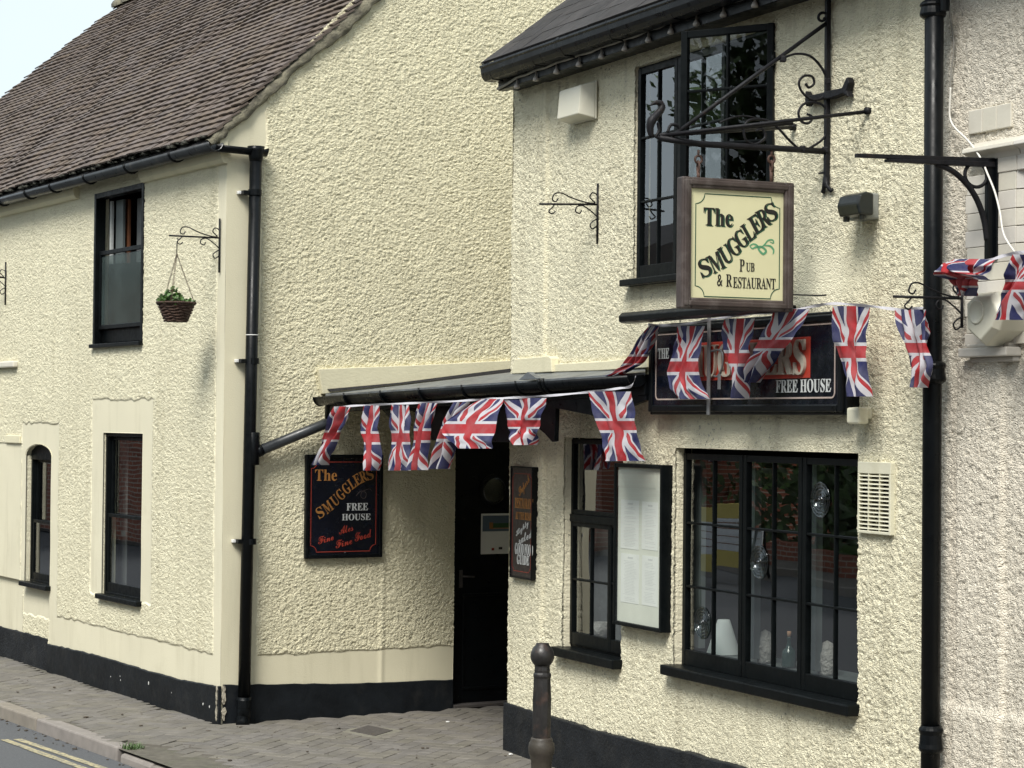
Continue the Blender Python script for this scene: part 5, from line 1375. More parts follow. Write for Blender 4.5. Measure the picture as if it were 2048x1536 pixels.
put_text('lettering_shadow', serif('The'), PS, (1409.5, 453, 1467.5, 420), WH - .0008, 'green', hs)
SM = [('S', 1409, 535, 22), ('M', 1432, 524, 28), ('U', 1451, 508.5, 32), ('G', 1467, 493, 34), ('G', 1482, 477, 35), ('L', 1496, 463, 34), ('E', 1511, 448, 32), ('R', 1526, 436, 28), ('S', 1541, 424, 22)]
put_letters('lettering', SM, PS, .086, .060, WH, 'blackink', hs)
put_letters('lettering_shadow', [(c_, x + 2.6, y + 1.4, a) for c_, x, y, a in SM], PS, .086, .060, WH - .0008, 'green', hs)
put_text('lettering', serif('P'), PS, (1479, 543, 1489, 519), WH, 'blackink', hs); put_text('lettering', serif('UB'), PS, (1492, 543, 1509, 526), WH, 'blackink', hs)
put_text('lettering', serif('&'), PS, (1434, 572, 1445, 549), WH, 'blackink', hs); put_text('lettering', serif('R'), PS, (1452, 573, 1464, 549), WH, 'blackink', hs); put_text('lettering', serif('ESTAURANT'), PS, (1466, 576, 1551, 557), WH, 'blackink', hs)
for pts, wd in ((((1499, 492), (1506, 488), (1514, 491), (1518, 500), (1526, 508), (1532, 502), (1524, 494), (1512, 494), (1505, 497), (1500, 493)), .009),
                (((1518, 497), (1528, 490), (1536, 481), (1545, 480), (1547, 486), (1540, 484)), .006), (((1528, 491), (1540, 492), (1547, 500), (1546, 508)), .008)):
    bm = B(); ribbon(bm, PS, bez([PS.uv(x, y, WH) for x, y in pts], 6), lambda t_, wd=wd: wd * (.5 + math.sin(math.pi * t_) * .7), WH - .001, WH + .001); obj('scroll_ornament', bm, 'midgreen', hs)
for x in (1397, 1543):
    p_t = S(x, 300); p_b = S(x, 362)
    tubeo('hook', [p_t + Z * .0, p_t - Z * .03], .006, 'rust', hs, seg=8)
    c_ = p_t - Z * .045; tubeo('eye', [c_ + (PS.du * math.cos(a) + Z * math.sin(a)) * .018 for a in np.linspace(0, 2 * math.pi, 13)[:-1]], .006, 'rust', hs, seg=6, closed=True)
    c_ = c_ - Z * .035; tubeo('link', [c_ + PC.du * .010 * math.cos(a) + Z * .028 * math.sin(a) for a in np.linspace(0, 2 * math.pi, 13)[:-1]], .0055, 'rust', hs, seg=6, closed=True)
    tubeo('eye_bolt', [c_ - Z * .018, Vector((c_.x, c_.y, PS.at(0, rh[3]).z - .01))], .008, 'rust', hs, seg=8)

# ================================================================== BRACKETS AND BASKET
def plant_bracket(pl, px_bar, y0, y1, xtip, ytip, ymid, label, sc=1., m='iron'):
    """scrolled bracket square to the wall; bar between y0 and y1 pixels, tip at (xtip, ytip)"""
    u, vt_ = pl.uv(px_bar, y0, .01); vb_ = pl.uv(px_bar, y1, .01)[1]
    P = Plane(pl.at(u, 0, .01), -pl.n); 
    t = thing('plant_bracket', pl.at(u, vb_, .0), label, 'bracket', 'scrolled plant brackets on the walls')
    tubeo('back_bar', [pl.at(u, vt_, .012), pl.at(u, vb_, .012)], .007, m, t, seg=6)
    ut, zt = P.uv(xtip, ytip); zm = P.uv(px_bar, ymid)[1]
    tubeo('arm', [P.at(0, zm), P.at(ut, zt)], .0065, m, t, seg=6)
    L = abs(ut); s_ = -1 if ut < 0 else 1
    f = lambda x, y: P.at(s_ * x * L, zm + (zt - zm) * x + y * L)
    for nm, pts in (('scroll', [(.0, .10), (.03, .16), (.10, .18), (.14, .12), (.10, .07), (.05, .02), (.2, .03), (.45, .10), (.62, .17), (.74, .16), (.78, .07), (.72, .04), (.68, .09)]),
                    ('scroll', [(.02, -.34), (.09, -.38), (.13, -.32), (.09, -.27), (.04, -.24), (.0, -.22)]), ('scroll', [(.0, -.2), (.12, -.10), (.26, -.02), (.36, -.04), (.38, -.11), (.31, -.14), (.28, -.09)]),
                    ('scroll', [(.74, .0), (.78, -.05), (.84, -.11), (.78, -.15), (.73, -.11)])):
        tubeo(nm, [f(*p) for p in bez(pts, 4)], .0042, m, t, seg=5)
    return t, f
t1_, f1 = plant_bracket(PA, 440, 437, 545, 338, 471, 476, 'black scrolled bracket near the house corner, carrying the wicker basket')
plant_bracket(PA, 12, 524, 610, -75, 548, 556, 'black scrolled bracket cut off by the left edge of the photo, on the house front')
plant_bracket(PC, 1196, 367, 488, 1079, 408, 409, 'empty thin dark bracket left of the upstairs window, under the cream alarm box')
plant_bracket(PC, 1925, 562, 656, 1787, 593, 597, 'empty black bracket whose arm crosses in front of the iron downpipe')
# hanging basket
PK = Plane(PA.at(PA.uv(440, 470, .01)[0], 0, .01), -PA.n)
hb_ = PK.px(354, 486); bt_ = PK.px(354, 644); br = .128
bz = PK.px(354, 606).z; bb = PK.px(354, 644).z
hb = thing('hanging_basket', Vector((hb_.x, hb_.y, bb)), 'brown wicker hanging basket with small green plants, on chains from the scrolled bracket', 'hanging basket')
bm = B(); hh = bz - bb
lathe(bm, (hb_.x, hb_.y, bb), [(br * .52, 0), (br * .60, hh * .12), (br * .76, hh * .45), (br * .9, hh * .8), (br, hh), (br * .93, hh), (br * .85, hh * .85), (0, hh * .84)], 28)
obj('basket', bm, 'wicker', hb, smooth=True)
for k in range(7):
    z = bb + hh * (k + .5) / 7; rr = br * (.56 + .42 * ((k + .5) / 7))
    tubeo('weave', [Vector((hb_.x + math.cos(a) * rr * (1 + .03 * math.sin(a * 14 + k * 2)), hb_.y + math.sin(a) * rr * (1 + .03 * math.sin(a * 14 + k * 2)), z + .004 * math.sin(a * 7 + k))) for a in np.linspace(0, 2 * math.pi, 57)[:-1]], .0075, 'wicker', hb, seg=6, closed=True)
tubeo('rim', [Vector((hb_.x + math.cos(a) * br * 1.02, hb_.y + math.sin(a) * br * 1.02, bz)) for a in np.linspace(0, 2 * math.pi, 33)[:-1]], .008, 'wicker', hb, seg=6, closed=True)
jn = hb_ - Z * .075
tubeo('hook', [hb_ + Z * .035, hb_ + Z * .02 + PK.du * .01, hb_, jn], .0035, 'iron', hb, seg=6)
for k in range(3):
    a = .4 + k * 2.094; e_ = Vector((hb_.x + math.cos(a) * br, hb_.y + math.sin(a) * br, bz)); bm = B()
    nL = 22
    for i in range(nL):
        p = jn + (e_ - jn) * (i + .5) / nL; d_ = (e_ - jn).normalized(); sd_ = d_.cross(Z if i % 2 else gd_h).normalized(); l = (e_ - jn).length / nL * .62
        tube(bm, [p + d_ * l * math.sin(b_) + sd_ * .0048 * math.cos(b_) for b_ in np.linspace(0, 2 * math.pi, 7)[:-1]], .0016, 4, True)
    obj('chain', bm, 'rust', hb)
bm = B(); 
for i in range(620):
    a = rnd.random() * 6.28; r_ = br * 1.0 * math.sqrt(rnd.random()); h_ = (rnd.random() ** 1.2) * (.115 if math.cos(a) < .3 else .05) * (1.15 - r_ / br * .7)
    p = Vector((hb_.x + math.cos(a) * r_, hb_.y + math.sin(a) * r_, bz - .01 + h_)); s_ = .009 + rnd.random() * .012
    nx = Vector((rnd.gauss(0, 1), rnd.gauss(0, 1), rnd.gauss(.8, .6))).normalized(); x_ = nx.orthogonal().normalized(); y_ = nx.cross(x_)
    bm.faces.new([bm.verts.new(p + x_ * s_ * math.cos(b_) + y_ * s_ * .6 * math.sin(b_)) for b_ in (0, 1.1, 2.2, 3.14, 4.1, 5.2)])
obj('foliage', bm, 'leaf', hb, kind='stuff')

# ================================================================== WALL FITTINGS
ra = prect(PC, 1111, 1158, 172, 236, .12)
ab_ = thing('alarm_box', PC.at((ra[0] + ra[1]) / 2, ra[2], 0), 'square cream alarm box with sloping sides, high on the pub wall under the eaves', 'alarm box')
bm = B(); u0, u1, v0, v1 = ra; pbox(bm, PC, u0 - .0, u1 + .022, v0 - .018, v1 + .018, 0.01, .022); obj('back_plate', bm, 'whitebox', ab_, bevel=.004)
bm = B(); hexa(bm, [PC.at(u0 + .01, v0 + .01, .115), PC.at(u1 - .02, v0 + .01, .115), PC.at(u1 - .02, v1 - .01, .10), PC.at(u0 + .01, v1 - .01, .10), PC.at(u0 - .005, v0 - .014, .022), PC.at(u1 + .018, v0 - .014, .022), PC.at(u1 + .018, v1 + .014, .022), PC.at(u0 - .005, v1 + .014, .022)])
obj('cover', bm, 'whitebox', ab_, bevel=.006)
# lamp / speaker
ra = prect(PC, 1682, 1724, 388, 432, .14)
sp_ = thing('floodlight', PC.at((ra[0] + ra[1]) / 2, ra[2], 0), 'small dark rounded floodlight on a grey box, right of the hanging sign', 'light')
u0, u1, v0, v1 = ra
rw_ = prect(PC, 1706, 1741, 388, 440, .05); pboxo('wall_box', PC, (rw_[0], rw_[1], rw_[2], rw_[3]), 0, .075, 'greybox', sp_, .008)
bm = B(); prism(bm, Plane(PC.at(u0 - .002, 0, 0), -PC.n), [(-.072, v0 + .0), (-.072, v1), (-.11, v1 + .006), (-.15, v1 - .008), (-.165, v0 + .05), (-.15, v0 + .0)], 0, u1 - u0)
obj('hood', bm, 'darkbox', sp_, bevel=.010)
for a_ in (u0 + .02, u1 - .03): pboxo('lug', PC, (a_ - .012, a_ + .012, v0 - .022, v0 + .004), .11, .135, 'darkbox', sp_, .004)
# sensor
ra = prect(PC, 1694, 1716, 815, 848, .1)
ss = thing('sensor', PC.at(ra[0], ra[2], 0), 'small cream plastic sensor at the lower right corner of the fascia sign', 'sensor')
rw_ = prect(PC, 1704, 1732, 814, 838, .04); pboxo('wall_mount', PC, rw_, 0, .05, 'offwhite', ss, .008)
pboxo('head', PC, (ra[0], ra[1] + .01, ra[2], ra[3]), .045, .105, 'offwhite', ss, .010)
# vent
rv = prect(PC, 1716, 1782, 922, 1066, .03); rv = (rv[0], rv[1], PC.uv(1749, 1064, .03)[1], PC.uv(1749, 924, .03)[1])
vt_ = thing('wall_vent', PC.at((rv[0] + rv[1]) / 2, rv[2], 0), 'cream slatted wall vent to the right of the large window', 'vent')
u0, u1, v0, v1 = rv; bm = B(); hz = v1 - .055
pbox(bm, PC, u0, u0 + .014, v0, hz, .0, .034); pbox(bm, PC, u1 - .014, u1, v0, hz, .0, .034); pbox(bm, PC, u0, u1, v0 - .01, v0 + .004, .0, .0335); pbox(bm, PC, u0, u1, hz, v1, 0, .0335); obj('frame', bm, 'offwhite', vt_, bevel=.003)
pboxo('duct', PC, (u0 + .01, u1 - .01, v0, hz), .0, .012, 'black', vt_, 0)
for k in range(14):
    z = v0 + .012 + (hz - v0 - .014) * k / 13.6; bm = B(); hexa(bm, [PC.at(u0 + .01, z, .034), PC.at(u1 - .01, z, .034), PC.at(u1 - .01, z + .005, .032), PC.at(u0 + .01, z + .005, .032), PC.at(u0 + .01, z + .006, .012), PC.at(u1 - .01, z + .006, .012), PC.at(u1 - .01, z + .009, .012), PC.at(u0 + .01, z + .009, .012)]); obj('slat', bm, 'offwhite', vt_)
for k in (1, 2): a = u0 + (u1 - u0) * k / 3; pboxo('divider', PC, (a - .002, a + .002, v0, hz), .012, .0345, 'offwhite', vt_, 0)
# hexagonal alarm on the neighbour
WX = .17
hx = [(1925, 600), (1942, 586), (1985, 575), (2004, 620), (1992, 668), (1962, 692), (1930, 668)]
hp = [PD.uv(x, y, WX) for x, y in ((1927, 603), (1944, 586), (1984, 582), (2001, 622), (1988, 660), (1960, 692), (1928, 662))]
al = thing('bell_box', PD.at(hp[5][0], hp[5][1], 0), 'cream hexagonal alarm bell box on the buff neighbouring building, under the bundled bunting', 'alarm box')
cx = sum(p[0] for p in hp) / 7; cy = sum(p[1] for p in hp) / 7
bm = B(); fr_ = [bm.verts.new(PD.at(cx + (p[0] - cx) * .80, cy + (p[1] - cy) * .80, WX)) for p in hp]; md_ = [bm.verts.new(PD.at(p[0], p[1], WX - .03)) for p in hp]; bk_ = [bm.verts.new(PD.at(p[0], p[1], .0)) for p in hp]
bm.faces.new(fr_); bm.faces.new(bk_[::-1])
for i in range(7):
    j = (i + 1) % 7; bm.faces.new((fr_[i], md_[i], md_[j], fr_[j])); bm.faces.new((md_[i], bk_[i], bk_[j], md_[j]))
obj('case', bm, 'whitebox', al, bevel=.005)
c2 = PD.uv(1953, 624, WX); bm = B(); lathe(bm, PD.at(c2[0], c2[1], WX - .002), [(.052, 0), (.052, .006), (.046, .008), (.042, .004), (.0, .004)], 28, PD.n); obj('round_boss', bm, 'whitebox', al, smooth=True)
# black iron projecting bracket on the right with ring and brace
PX = Plane(PD.px(1990, 330, .03), -PD.n)
X = lambda x, y, w=0: PX.px(x, y, w)
lb = thing('projecting_bracket', X(1990, 505), 'heavy black iron bracket with a curved brace and ring, right of the downpipe', 'bracket')
bm = B(); a_, b_ = PX.uv(1712, 311), PX.uv(1992, 322); hexa(bm, [PX.at(a_[0], a_[1] - .008, .012), PX.at(b_[0], b_[1] - .012, .012), PX.at(b_[0], b_[1] + .012, .012), PX.at(a_[0], a_[1] + .008, .012), PX.at(a_[0], a_[1] - .008, -.012), PX.at(b_[0], b_[1] - .012, -.012), PX.at(b_[0], b_[1] + .012, -.012), PX.at(a_[0], a_[1] + .008, -.012)]); obj('arm', bm, 'iron', lb, bevel=.002)
bm = B(); a_, b_ = PX.uv(1773, 321), PX.uv(1992, 330); hexa(bm, [PX.at(a_[0], a_[1] - .006, .018), PX.at(b_[0], b_[1] - .012, .018), PX.at(b_[0], b_[1] + .012, .018), PX.at(a_[0], a_[1] + .006, .018), PX.at(a_[0], a_[1] - .006, -.018), PX.at(b_[0], b_[1] - .012, -.018), PX.at(b_[0], b_[1] + .012, -.018), PX.at(a_[0], a_[1] + .006, -.018)]); obj('under_arm', bm, 'iron', lb, bevel=.002)
zt_, zb_ = PX.uv(1990, 318)[1], PX.uv(1990, 520)[1]
a_ = PX.uv(1972, 420)[0]
bm = B(); pbox(bm, PX, a_, .0, zb_, zt_, -.012, .012); pbox(bm, PX, -.012, .0, zb_, zt_, -.03, .03); obj('wall_plate', bm, 'black', lb, bevel=.003)
tubeo('brace', bez([tuple(X(x, y)) for x, y in ((1872, 328), (1905, 342), (1935, 370), (1955, 402), (1968, 440), (1974, 480))], 6), .013, 'iron', lb, seg=8)
rc_ = PX.uv(1952, 350); tubeo('ring', [PX.at(rc_[0] + .058 * math.cos(a), rc_[1] + .052 * math.sin(a)) for a in np.linspace(0, 2 * math.pi, 25)[:-1]], .008, 'iron', lb, seg=8, closed=True)
# white cable
pts = [(1901, 175), (1900, 205), (1899, 225), (1902, 243), (1912, 258), (1932, 277), (1945, 292), (1962, 318), (1976, 350), (1990, 385), (2000, 425), (2008, 470), (2030, 505)]
bm = B(); tube(bm, [Vector(p) for p in bez([tuple(PD.px(x, y, .05 + .12 * max(0, i - 5) / 7)) for i, (x, y) in enumerate(pts)], 5)], .0045, 6)
top('cable', bm, 'whitecable', 'loose white cable looping down the neighbouring wall past the stone surround', 'cable', smooth=True)
bm = B(); tube(bm, [Vector(p) for p in bez([tuple(PD.px(x, y, .02)) for x, y in ((1897, -20), (1900, 30), (1908, 90), (1903, 140), (1901, 178))], 5)], .004, 6)
top('cable', bm, 'cable', 'thin grey cable clipped up the wall just right of the downpipe', 'cable', smooth=True)
bm = B(); tube(bm, [Vector(p) for p in bez([tuple(PC.px(x, y, .08)) for x, y in ((1575, 589), (1605, 590), (1640, 591), (1652, 590))], 4)], .004, 6)
top('wire', bm, 'iron', 'short thin black wire sticking out from behind the hanging sign', 'wire', smooth=True)

# string lights under the pub gutter
bl_px = [(1034, 173), (1072, 158), (1113, 143), (1158, 128), (1203, 112), (1250, 96), (1297, 78), (1342, 61), (1393, 44), (1447, 26), (1510, 6), (1572, -16)]
WSX = .17
zref = PC.uv(1034, 165, WSX)[1]
sl = thing('string_lights', PC.px(1300, 70, WSX), 'string of small capped lamps on a grey cable under the pub gutter', 'string lights')
cpts = [PC.px(995, 178, WSX)]
for x, y in bl_px: cpts.append(PC.px(x, y - 18, WSX))
mid = []
for a, b_ in zip(cpts, cpts[1:]): mid += [a, (a + b_) / 2 - Z * (.001 + .006 * rnd.random())]
mid.append(cpts[-1])
tubeo('cable', [Vector(p) for p in bez([tuple(p) for p in mid], 3)], .0085, 'cable', sl, seg=6)
for p in cpts[1:]:
    bm = B(); lathe(bm, p - Z * .070, [(.006, 0), (.018, .004), (.019, .012), (.012, .028), (.006, .034), (.004, .068)], 12); obj('lamp_cap', bm, 'bulb', sl, smooth=True)

# poster on the door
rpp = prect(PB, 963, 1021, 1027, 1108, -.06)
po = thing('poster', PB.at(rpp[0], rpp[2], -.066), 'white printed poster with a landscape picture, stuck on the black entrance door', 'poster')
pboxo('sheet', PB, rpp, -.069, -.067, 'paper', po, 0)
u0, u1, v0, v1 = rpp; wq = -.0665
H_ = v1 - v0
for rc, m in (((u0 + .012, u1 - .01, v1 - H_ * .44, v1 - H_ * .05), mat('poster_blue', (.09, .13, .17), .7)), ((u0 + .09, u1 - .012, v1 - H_ * .36, v1 - H_ * .24), mat('poster_green', (.03, .09, .03), .7)), ((u0 + .07, u0 + .1, v1 - H_ * .38, v1 - H_ * .22), 'orange'), ((u0 + .1, u1 - .012, v1 - H_ * .38, v1 - H_ * .355), 'cork'), ((u0 + .09, u0 + .112, v0 + H_ * .09, v0 + H_ * .15), 'red'), ((u0 + .15, u0 + .18, v0 + H_ * .11, v0 + H_ * .17), 'blackink')):
    pboxo('picture', PB, rc, wq - .0005, wq + .0004, m, po, 0); wq += .0004
# things on the inside sill of the big window
vsl = hW1[2] + .077
def onsill(px, w=-.22): return PC.at(PC.uv(px, 1300, w)[0], vsl, w)
p = onsill(1447, -.26); bm = B(); lathe(bm, p, [(.095, 0), (.093, .004), (.034, .185), (.030, .187), (0, .186)], 24); top('lamp_shade', bm, 'shade', 'white conical lampshade on the inner sill of the large window, at its left', 'lampshade', smooth=True, loc=p)
for px_, w_, lb_ in ((1530, -.24, 'pale carved dome ornament between the lampshade and the corked bottle on the window sill'), (1655, -.24, 'pale carved dome ornament right of the corked bottle on the window sill')):
    p = onsill(px_, w_); bm = B(); prof = [((.052 * math.sqrt(max(0, 1 - ((k / 14 - .4) / .6) ** 2)) if k > 5 else .052 * (.80 + .2 * k / 5)) * (1 + .03 * math.sin(k * 3.)), .0125 * k) for k in range(14)] + [(0, .175)]
    lathe(bm, p, prof, 22)
    for v_ in bm.verts: v_.co += Vector((rnd.gauss(0, .0015), rnd.gauss(0, .0015), 0))
    top('ornament', bm, 'ceramic', lb_, 'ornament', 'carved dome ornaments on the sill', smooth=True, loc=p)
p = onsill(1578, -.24); bo = thing('bottle', p, 'dark green glass bottle with a cork, on the inner sill of the large window', 'bottle')
bm = B(); lathe(bm, p, [(.036, 0), (.038, .01), (.038, .07), (.034, .088), (.016, .105), (.012, .12), (.011, .15), (.014, .152), (.014, .158)], 20); obj('glass_body', bm, 'bottle', bo, smooth=True)
bm = B(); lathe(bm, p + Z * .158, [(.010, 0), (.0115, .03), (.0, .031)], 10); obj('cork', bm, 'cork', bo, smooth=True)
p = PC.at(PC.uv(1202, 1262, -.2)[0], hW2[2] + .07, -.2); bm = B(); lathe(bm, p, [(.04, 0), (.05, .1), (.046, .1), (.036, .01), (0, .01)], 18); top('cup', bm, 'ceramic', 'pale pot on the inside sill of the narrow window', 'pot', smooth=True, loc=p)

# ================================================================== BOLLARD
bY = gnd(1085, 1400).length
bz_top = 1.02
d_ = ray(1085, 1288); tt = (bz_top - EYE) / d_.z; bp = cam_pos + d_ * tt
ppm = FPX / bp.y
bo_ = thing('bollard', Vector((bp.x, bp.y, 0)), 'weathered cast iron bollard with a ball top, standing before the pub corner', 'bollard')
Y = lambda py: bz_top - (py - 1288) / ppm
R = lambda w_: w_ / 2 / ppm
base = Vector((bp.x, bp.y, 0))
bm = B(); lathe(bm, base, [(0, Y(1286)), (R(26), Y(1286.5)), (R(27), Y(1290)), (R(36), Y(1294)), (R(45), Y(1303)), (R(48), Y(1311)), (R(46), Y(1319)), (R(39), Y(1326)), (R(32), Y(1330))][::-1], 28); obj('ball_top', bm, 'bollard', bo_, smooth=True)
bm = B(); lathe(bm, base, [(R(37), Y(1480)), (R(39), Y(1400)), (R(35), Y(1358)), (R(35), Y(1356)), (R(38), Y(1351)), (R(37), Y(1347)), (R(32), Y(1345)), (R(33), Y(1340)), (R(31), Y(1333)), (R(32), Y(1328))], 10); obj('shaft', bm, 'bollard', bo_, bevel=.003)
bm = B(); lathe(bm, base, [(R(60), -.05), (R(60), Y(1600)), (R(46), Y(1570)), (R(41), Y(1540)), (R(42), Y(1520)), (R(45), Y(1517)), (R(45), Y(1512)), (R(51), Y(1506)), (R(53), Y(1495)), (R(50), Y(1485)), (R(44), Y(1480)), (R(44), Y(1477)), (R(40), Y(1474))], 28); obj('base', bm, 'bollardbase', bo_, smooth=True)
# scraps of litter
for (x, y), lb_ in (((1021, 1511), 'small white scrap of litter on the paving by the pub plinth'), ((895, 1446), 'tiny white scrap of litter on the paving before the door')):
    p = gnd(x, y); bm = B(); bmesh.ops.create_icosphere(bm, subdivisions=1, radius=1, matrix=Matrix.Translation(p + Z * .008) @ Matrix.Diagonal((.016, .010, .006, 1))); top('litter', bm, 'chip', lb_, 'litter', loc=p)

# ================================================================== BUNTING
W_, H_f = .275, .40
def flag(parent, pl, rows, w=0., pleats=3, ph=0., amp=1., fold=None, vr=None, lean=0.):
    """rows: (y, xl, xr) pixels from the tape downwards; optional per-row depth"""
    nu_, nv_ = 36, 44; rows = [r if len(r) > 3 else (*r, 0.) for r in rows]
    L = [(pl.uv(r[1], r[0], w), pl.uv(r[2], r[0], w), r[3]) for r in rows]
    if len(L) > 2:
        keyL = bez([a for a, b_, c_ in L], 8); keyR = bez([b_ for a, b_, c_ in L], 8); kd_ = bez([(c_,) for a, b_, c_ in L], 8)
    else: keyL, keyR, kd_ = [a for a, b_, c_ in L], [b_ for a, b_, c_ in L], [(c_,) for a, b_, c_ in L]
    tk = np.linspace(0, 1, len(keyL)); bm = B(); uvl = bm.loops.layers.uv.new('UVMap'); G_ = []
    # parametrise by length down the middle
    md = [((a[0] + b_[0]) / 2, (a[1] + b_[1]) / 2) for a, b_ in zip(keyL, keyR)]; cl = [0]
    for a, b_ in zip(md, md[1:]): cl.append(cl[-1] + math.hypot(a[0] - b_[0], a[1] - b_[1]))
    cl = np.array(cl) / cl[-1]
    TT, SS = np.meshgrid(np.linspace(0, 1, nv_ + 1), np.linspace(0, 1, nu_ + 1), indexing='ij'); sd_ = int(ph * 37) + int(rows[0][1]) % 97
    d1 = vnoise(SS + TT * .6 + 7, TT * .5 + 3, .22, sd_); d2 = vnoise(SS - TT * .4 + 9, TT + 2, .11, sd_ + 1)
    cr_ = ((1 - 2 * np.abs(d1)) * .010 + d2 * .004) * np.minimum(1, TT * 5); wx_ = vnoise(TT + 5, SS + 1, .16, sd_ + 2) * .05 * np.minimum(1, TT * 4)
    for j in range(nv_ + 1):
        t = j / nv_; a = [np.interp(t, cl, [k[i] for k in keyL]) for i in (0, 1)]; b_ = [np.interp(t, cl, [k[i] for k in keyR]) for i in (0, 1)]; dd_ = np.interp(t, cl, [k[0] for k in kd_])
        wd = math.hypot(a[0] - b_[0], a[1] - b_[1]); A_ = min(.035, math.sqrt(max(W_ ** 2 - wd ** 2, .0004)) / (2 * pleats) * .8) * amp * (.4 + .6 * min(1, t * 6))
        row = []
        for i in range(nu_ + 1):
            s_ = i / nu_; gk = max(0., 1 - wd / W_); sw = s_ + (.035 + .30 * gk * math.exp(-t * 1.4) / pleats) * math.sin(s_ * 2 * math.pi * pleats + ph + t * 1.7) * math.sin(math.pi * min(1, max(0, s_))) ** .5 + wx_[j, i]
            z = A_ * math.cos(s_ * 2 * math.pi * pleats + ph + t * 2.2) + .008 * math.sin(t * 5 + s_ * 4 + ph) + cr_[j, i]
            row.append(bm.verts.new(pl.at(a[0] + (b_[0] - a[0]) * sw, a[1] + (b_[1] - a[1]) * sw, w + dd_ + z)))
        G_.append(row)
    v0_, v1_ = vr or (0, 1)
    for j in range(nv_):
        for i in range(nu_):
            f = bm.faces.new((G_[j][i], G_[j + 1][i], G_[j + 1][i + 1], G_[j][i + 1]))
            for lp, (ii, jj) in zip(f.loops, ((i, j), (i, j + 1), (i + 1, j + 1), (i + 1, j))): lp[uvl].uv = (ii / nu_, 1 - (v0_ + (v1_ - v0_) * jj / nv_))
    me = bpy.data.meshes.new('flag'); bm.to_mesh(me); bm.free()
    return obj('flag', me, 'flag', parent, smooth=True)
def tape(parent, pts, wd=.012):
    bm = B(); P_ = [Vector(p) for p in bez([tuple(p) for p in pts], 8)]; r_ = []
    for i, p in enumerate(P_):
        k = wd * (.5 + .1 * math.sin(i * .9)); tw = .004 * math.sin(i * .5)
        r_.append([bm.verts.new(p + Z * k + gout * tw), bm.verts.new(p - Z * k - gout * tw), bm.verts.new(p - Z * k - gout * (tw + .0015)), bm.verts.new(p + Z * k + gout * (tw - .0015))])
    for a, b_ in zip(r_, r_[1:]):
        for k in range(4): bm.faces.new((a[k], a[(k + 1) % 4], b_[(k + 1) % 4], b_[k]))
    return obj('tape', bm, 'tape', parent)
PF = Plane(Lg + gout * .13, gd_h); FP = lambda x, y, w=0: PF.px(x, y, w)
bu = thing('bunting', FP(930, 800), 'string of eight red, white and blue flags hanging under the canopy gutter', 'bunting', 'strings of flag bunting')
tape(bu, [FP(672, 815), FP(700, 812), FP(760, 809), FP(830, 806), FP(900, 803), FP(960, 799), FP(1010, 796), FP(1090, 792), FP(1178, 784), FP(1235, 777), FP(1262, 772), FP(1271, 752)])
flag(bu, PF, [(813, 672, 703), (845, 659, 694), (878, 644, 678), (905, 636, 663), (930, 629, 652)], ph=.4, pleats=2)
flag(bu, PF, [(811, 728, 757), (845, 719, 757), (862, 719, 757), (900, 730, 757), (925, 736, 755), (941, 738, 750)], ph=2.0, pleats=3)
flag(bu, PF, [(809, 785, 817), (850, 780, 820), (885, 779, 821), (915, 777, 819), (941, 776, 818)], ph=1.57, pleats=3, amp=.8)
flag(bu, PF, [(806, 841, 874), (850, 829, 862), (885, 824, 856), (915, 818, 851), (940, 816, 848)], .012, ph=1.2, pleats=3)
flag(bu, PF, [(804, 903, 938), (835, 891, 922), (862, 884, 910), (885, 878, 908), (910, 872, 901), (938, 864, 892)], ph=2.6, pleats=2)
flag(bu, PF, [(798, 966, 1006), (815, 942, 1012, .03), (845, 908, 1017, .07), (868, 912, 1019, .10), (897, 950, 1017, .12)], .01, ph=1.2, pleats=2, amp=.5, vr=(0, .86))
flag(bu, PF, [(796, 1002, 1095), (820, 1010, 1090), (850, 1018, 1079), (872, 1028, 1072), (890, 1037, 1064)], ph=3.3, pleats=2, amp=1.1, vr=(0, .92))
flag(bu, PF, [(783, 1179, 1260), (820, 1188, 1268), (850, 1195, 1276), (890, 1204, 1282), (922, 1210, 1288)], ph=1.0, pleats=1, amp=.45)
# second string across the fascia sign
PH = off(PC, .17); HP = lambda x, y, w=0: PH.px(x, y, w)
b2 = thing('bunting', HP(1500, 630), 'string of six flags draped over the fascia sign, tied up to the downpipe', 'bunting', 'strings of flag bunting')
tape(b2, [HP(1296, 649), HP(1325, 651), HP(1353, 650), HP(1385, 646), HP(1424, 638.5), HP(1470, 632), HP(1511, 627), HP(1570, 623), HP(1629, 612), HP(1670, 607), HP(1737, 612), HP(1799, 619), HP(1846, 616)])
flag(b2, PH, [(652, 1302, 1320), (680, 1285, 1305), (705, 1270, 1296), (728, 1246, 1283), (742, 1226, 1262), (752, 1210, 1240)], ph=.3, pleats=3, amp=.8)
flag(b2, PH, [(652, 1357, 1409), (685, 1350, 1404), (720, 1340, 1401), (745, 1333, 1398), (775, 1340, 1404), (798, 1360, 1415)], ph=1.9, pleats=2, amp=.7)
flag(b2, PH, [(637, 1453, 1508), (665, 1447, 1503), (705, 1446, 1500), (740, 1460, 1494), (770, 1470, 1490), (797, 1472, 1486)], ph=1.3, pleats=2, amp=.8)
flag(b2, PH, [(618, 1550, 1620), (650, 1532, 1604), (685, 1508, 1580), (712, 1500, 1552), (740, 1498, 1530), (765, 1496, 1512)], .012, ph=2.4, pleats=2, amp=.8)
flag(b2, PH, [(612, 1668, 1738), (650, 1667, 1736), (695, 1671, 1735), (735, 1680, 1734), (765, 1690, 1735), (793, 1697, 1736)], ph=1.0, pleats=2, amp=.6)
flag(b2, PH, [(619, 1793, 1852), (650, 1800, 1855), (690, 1815, 1856), (730, 1822, 1866), (775, 1828, 1850)], ph=.2, pleats=3, amp=.9)
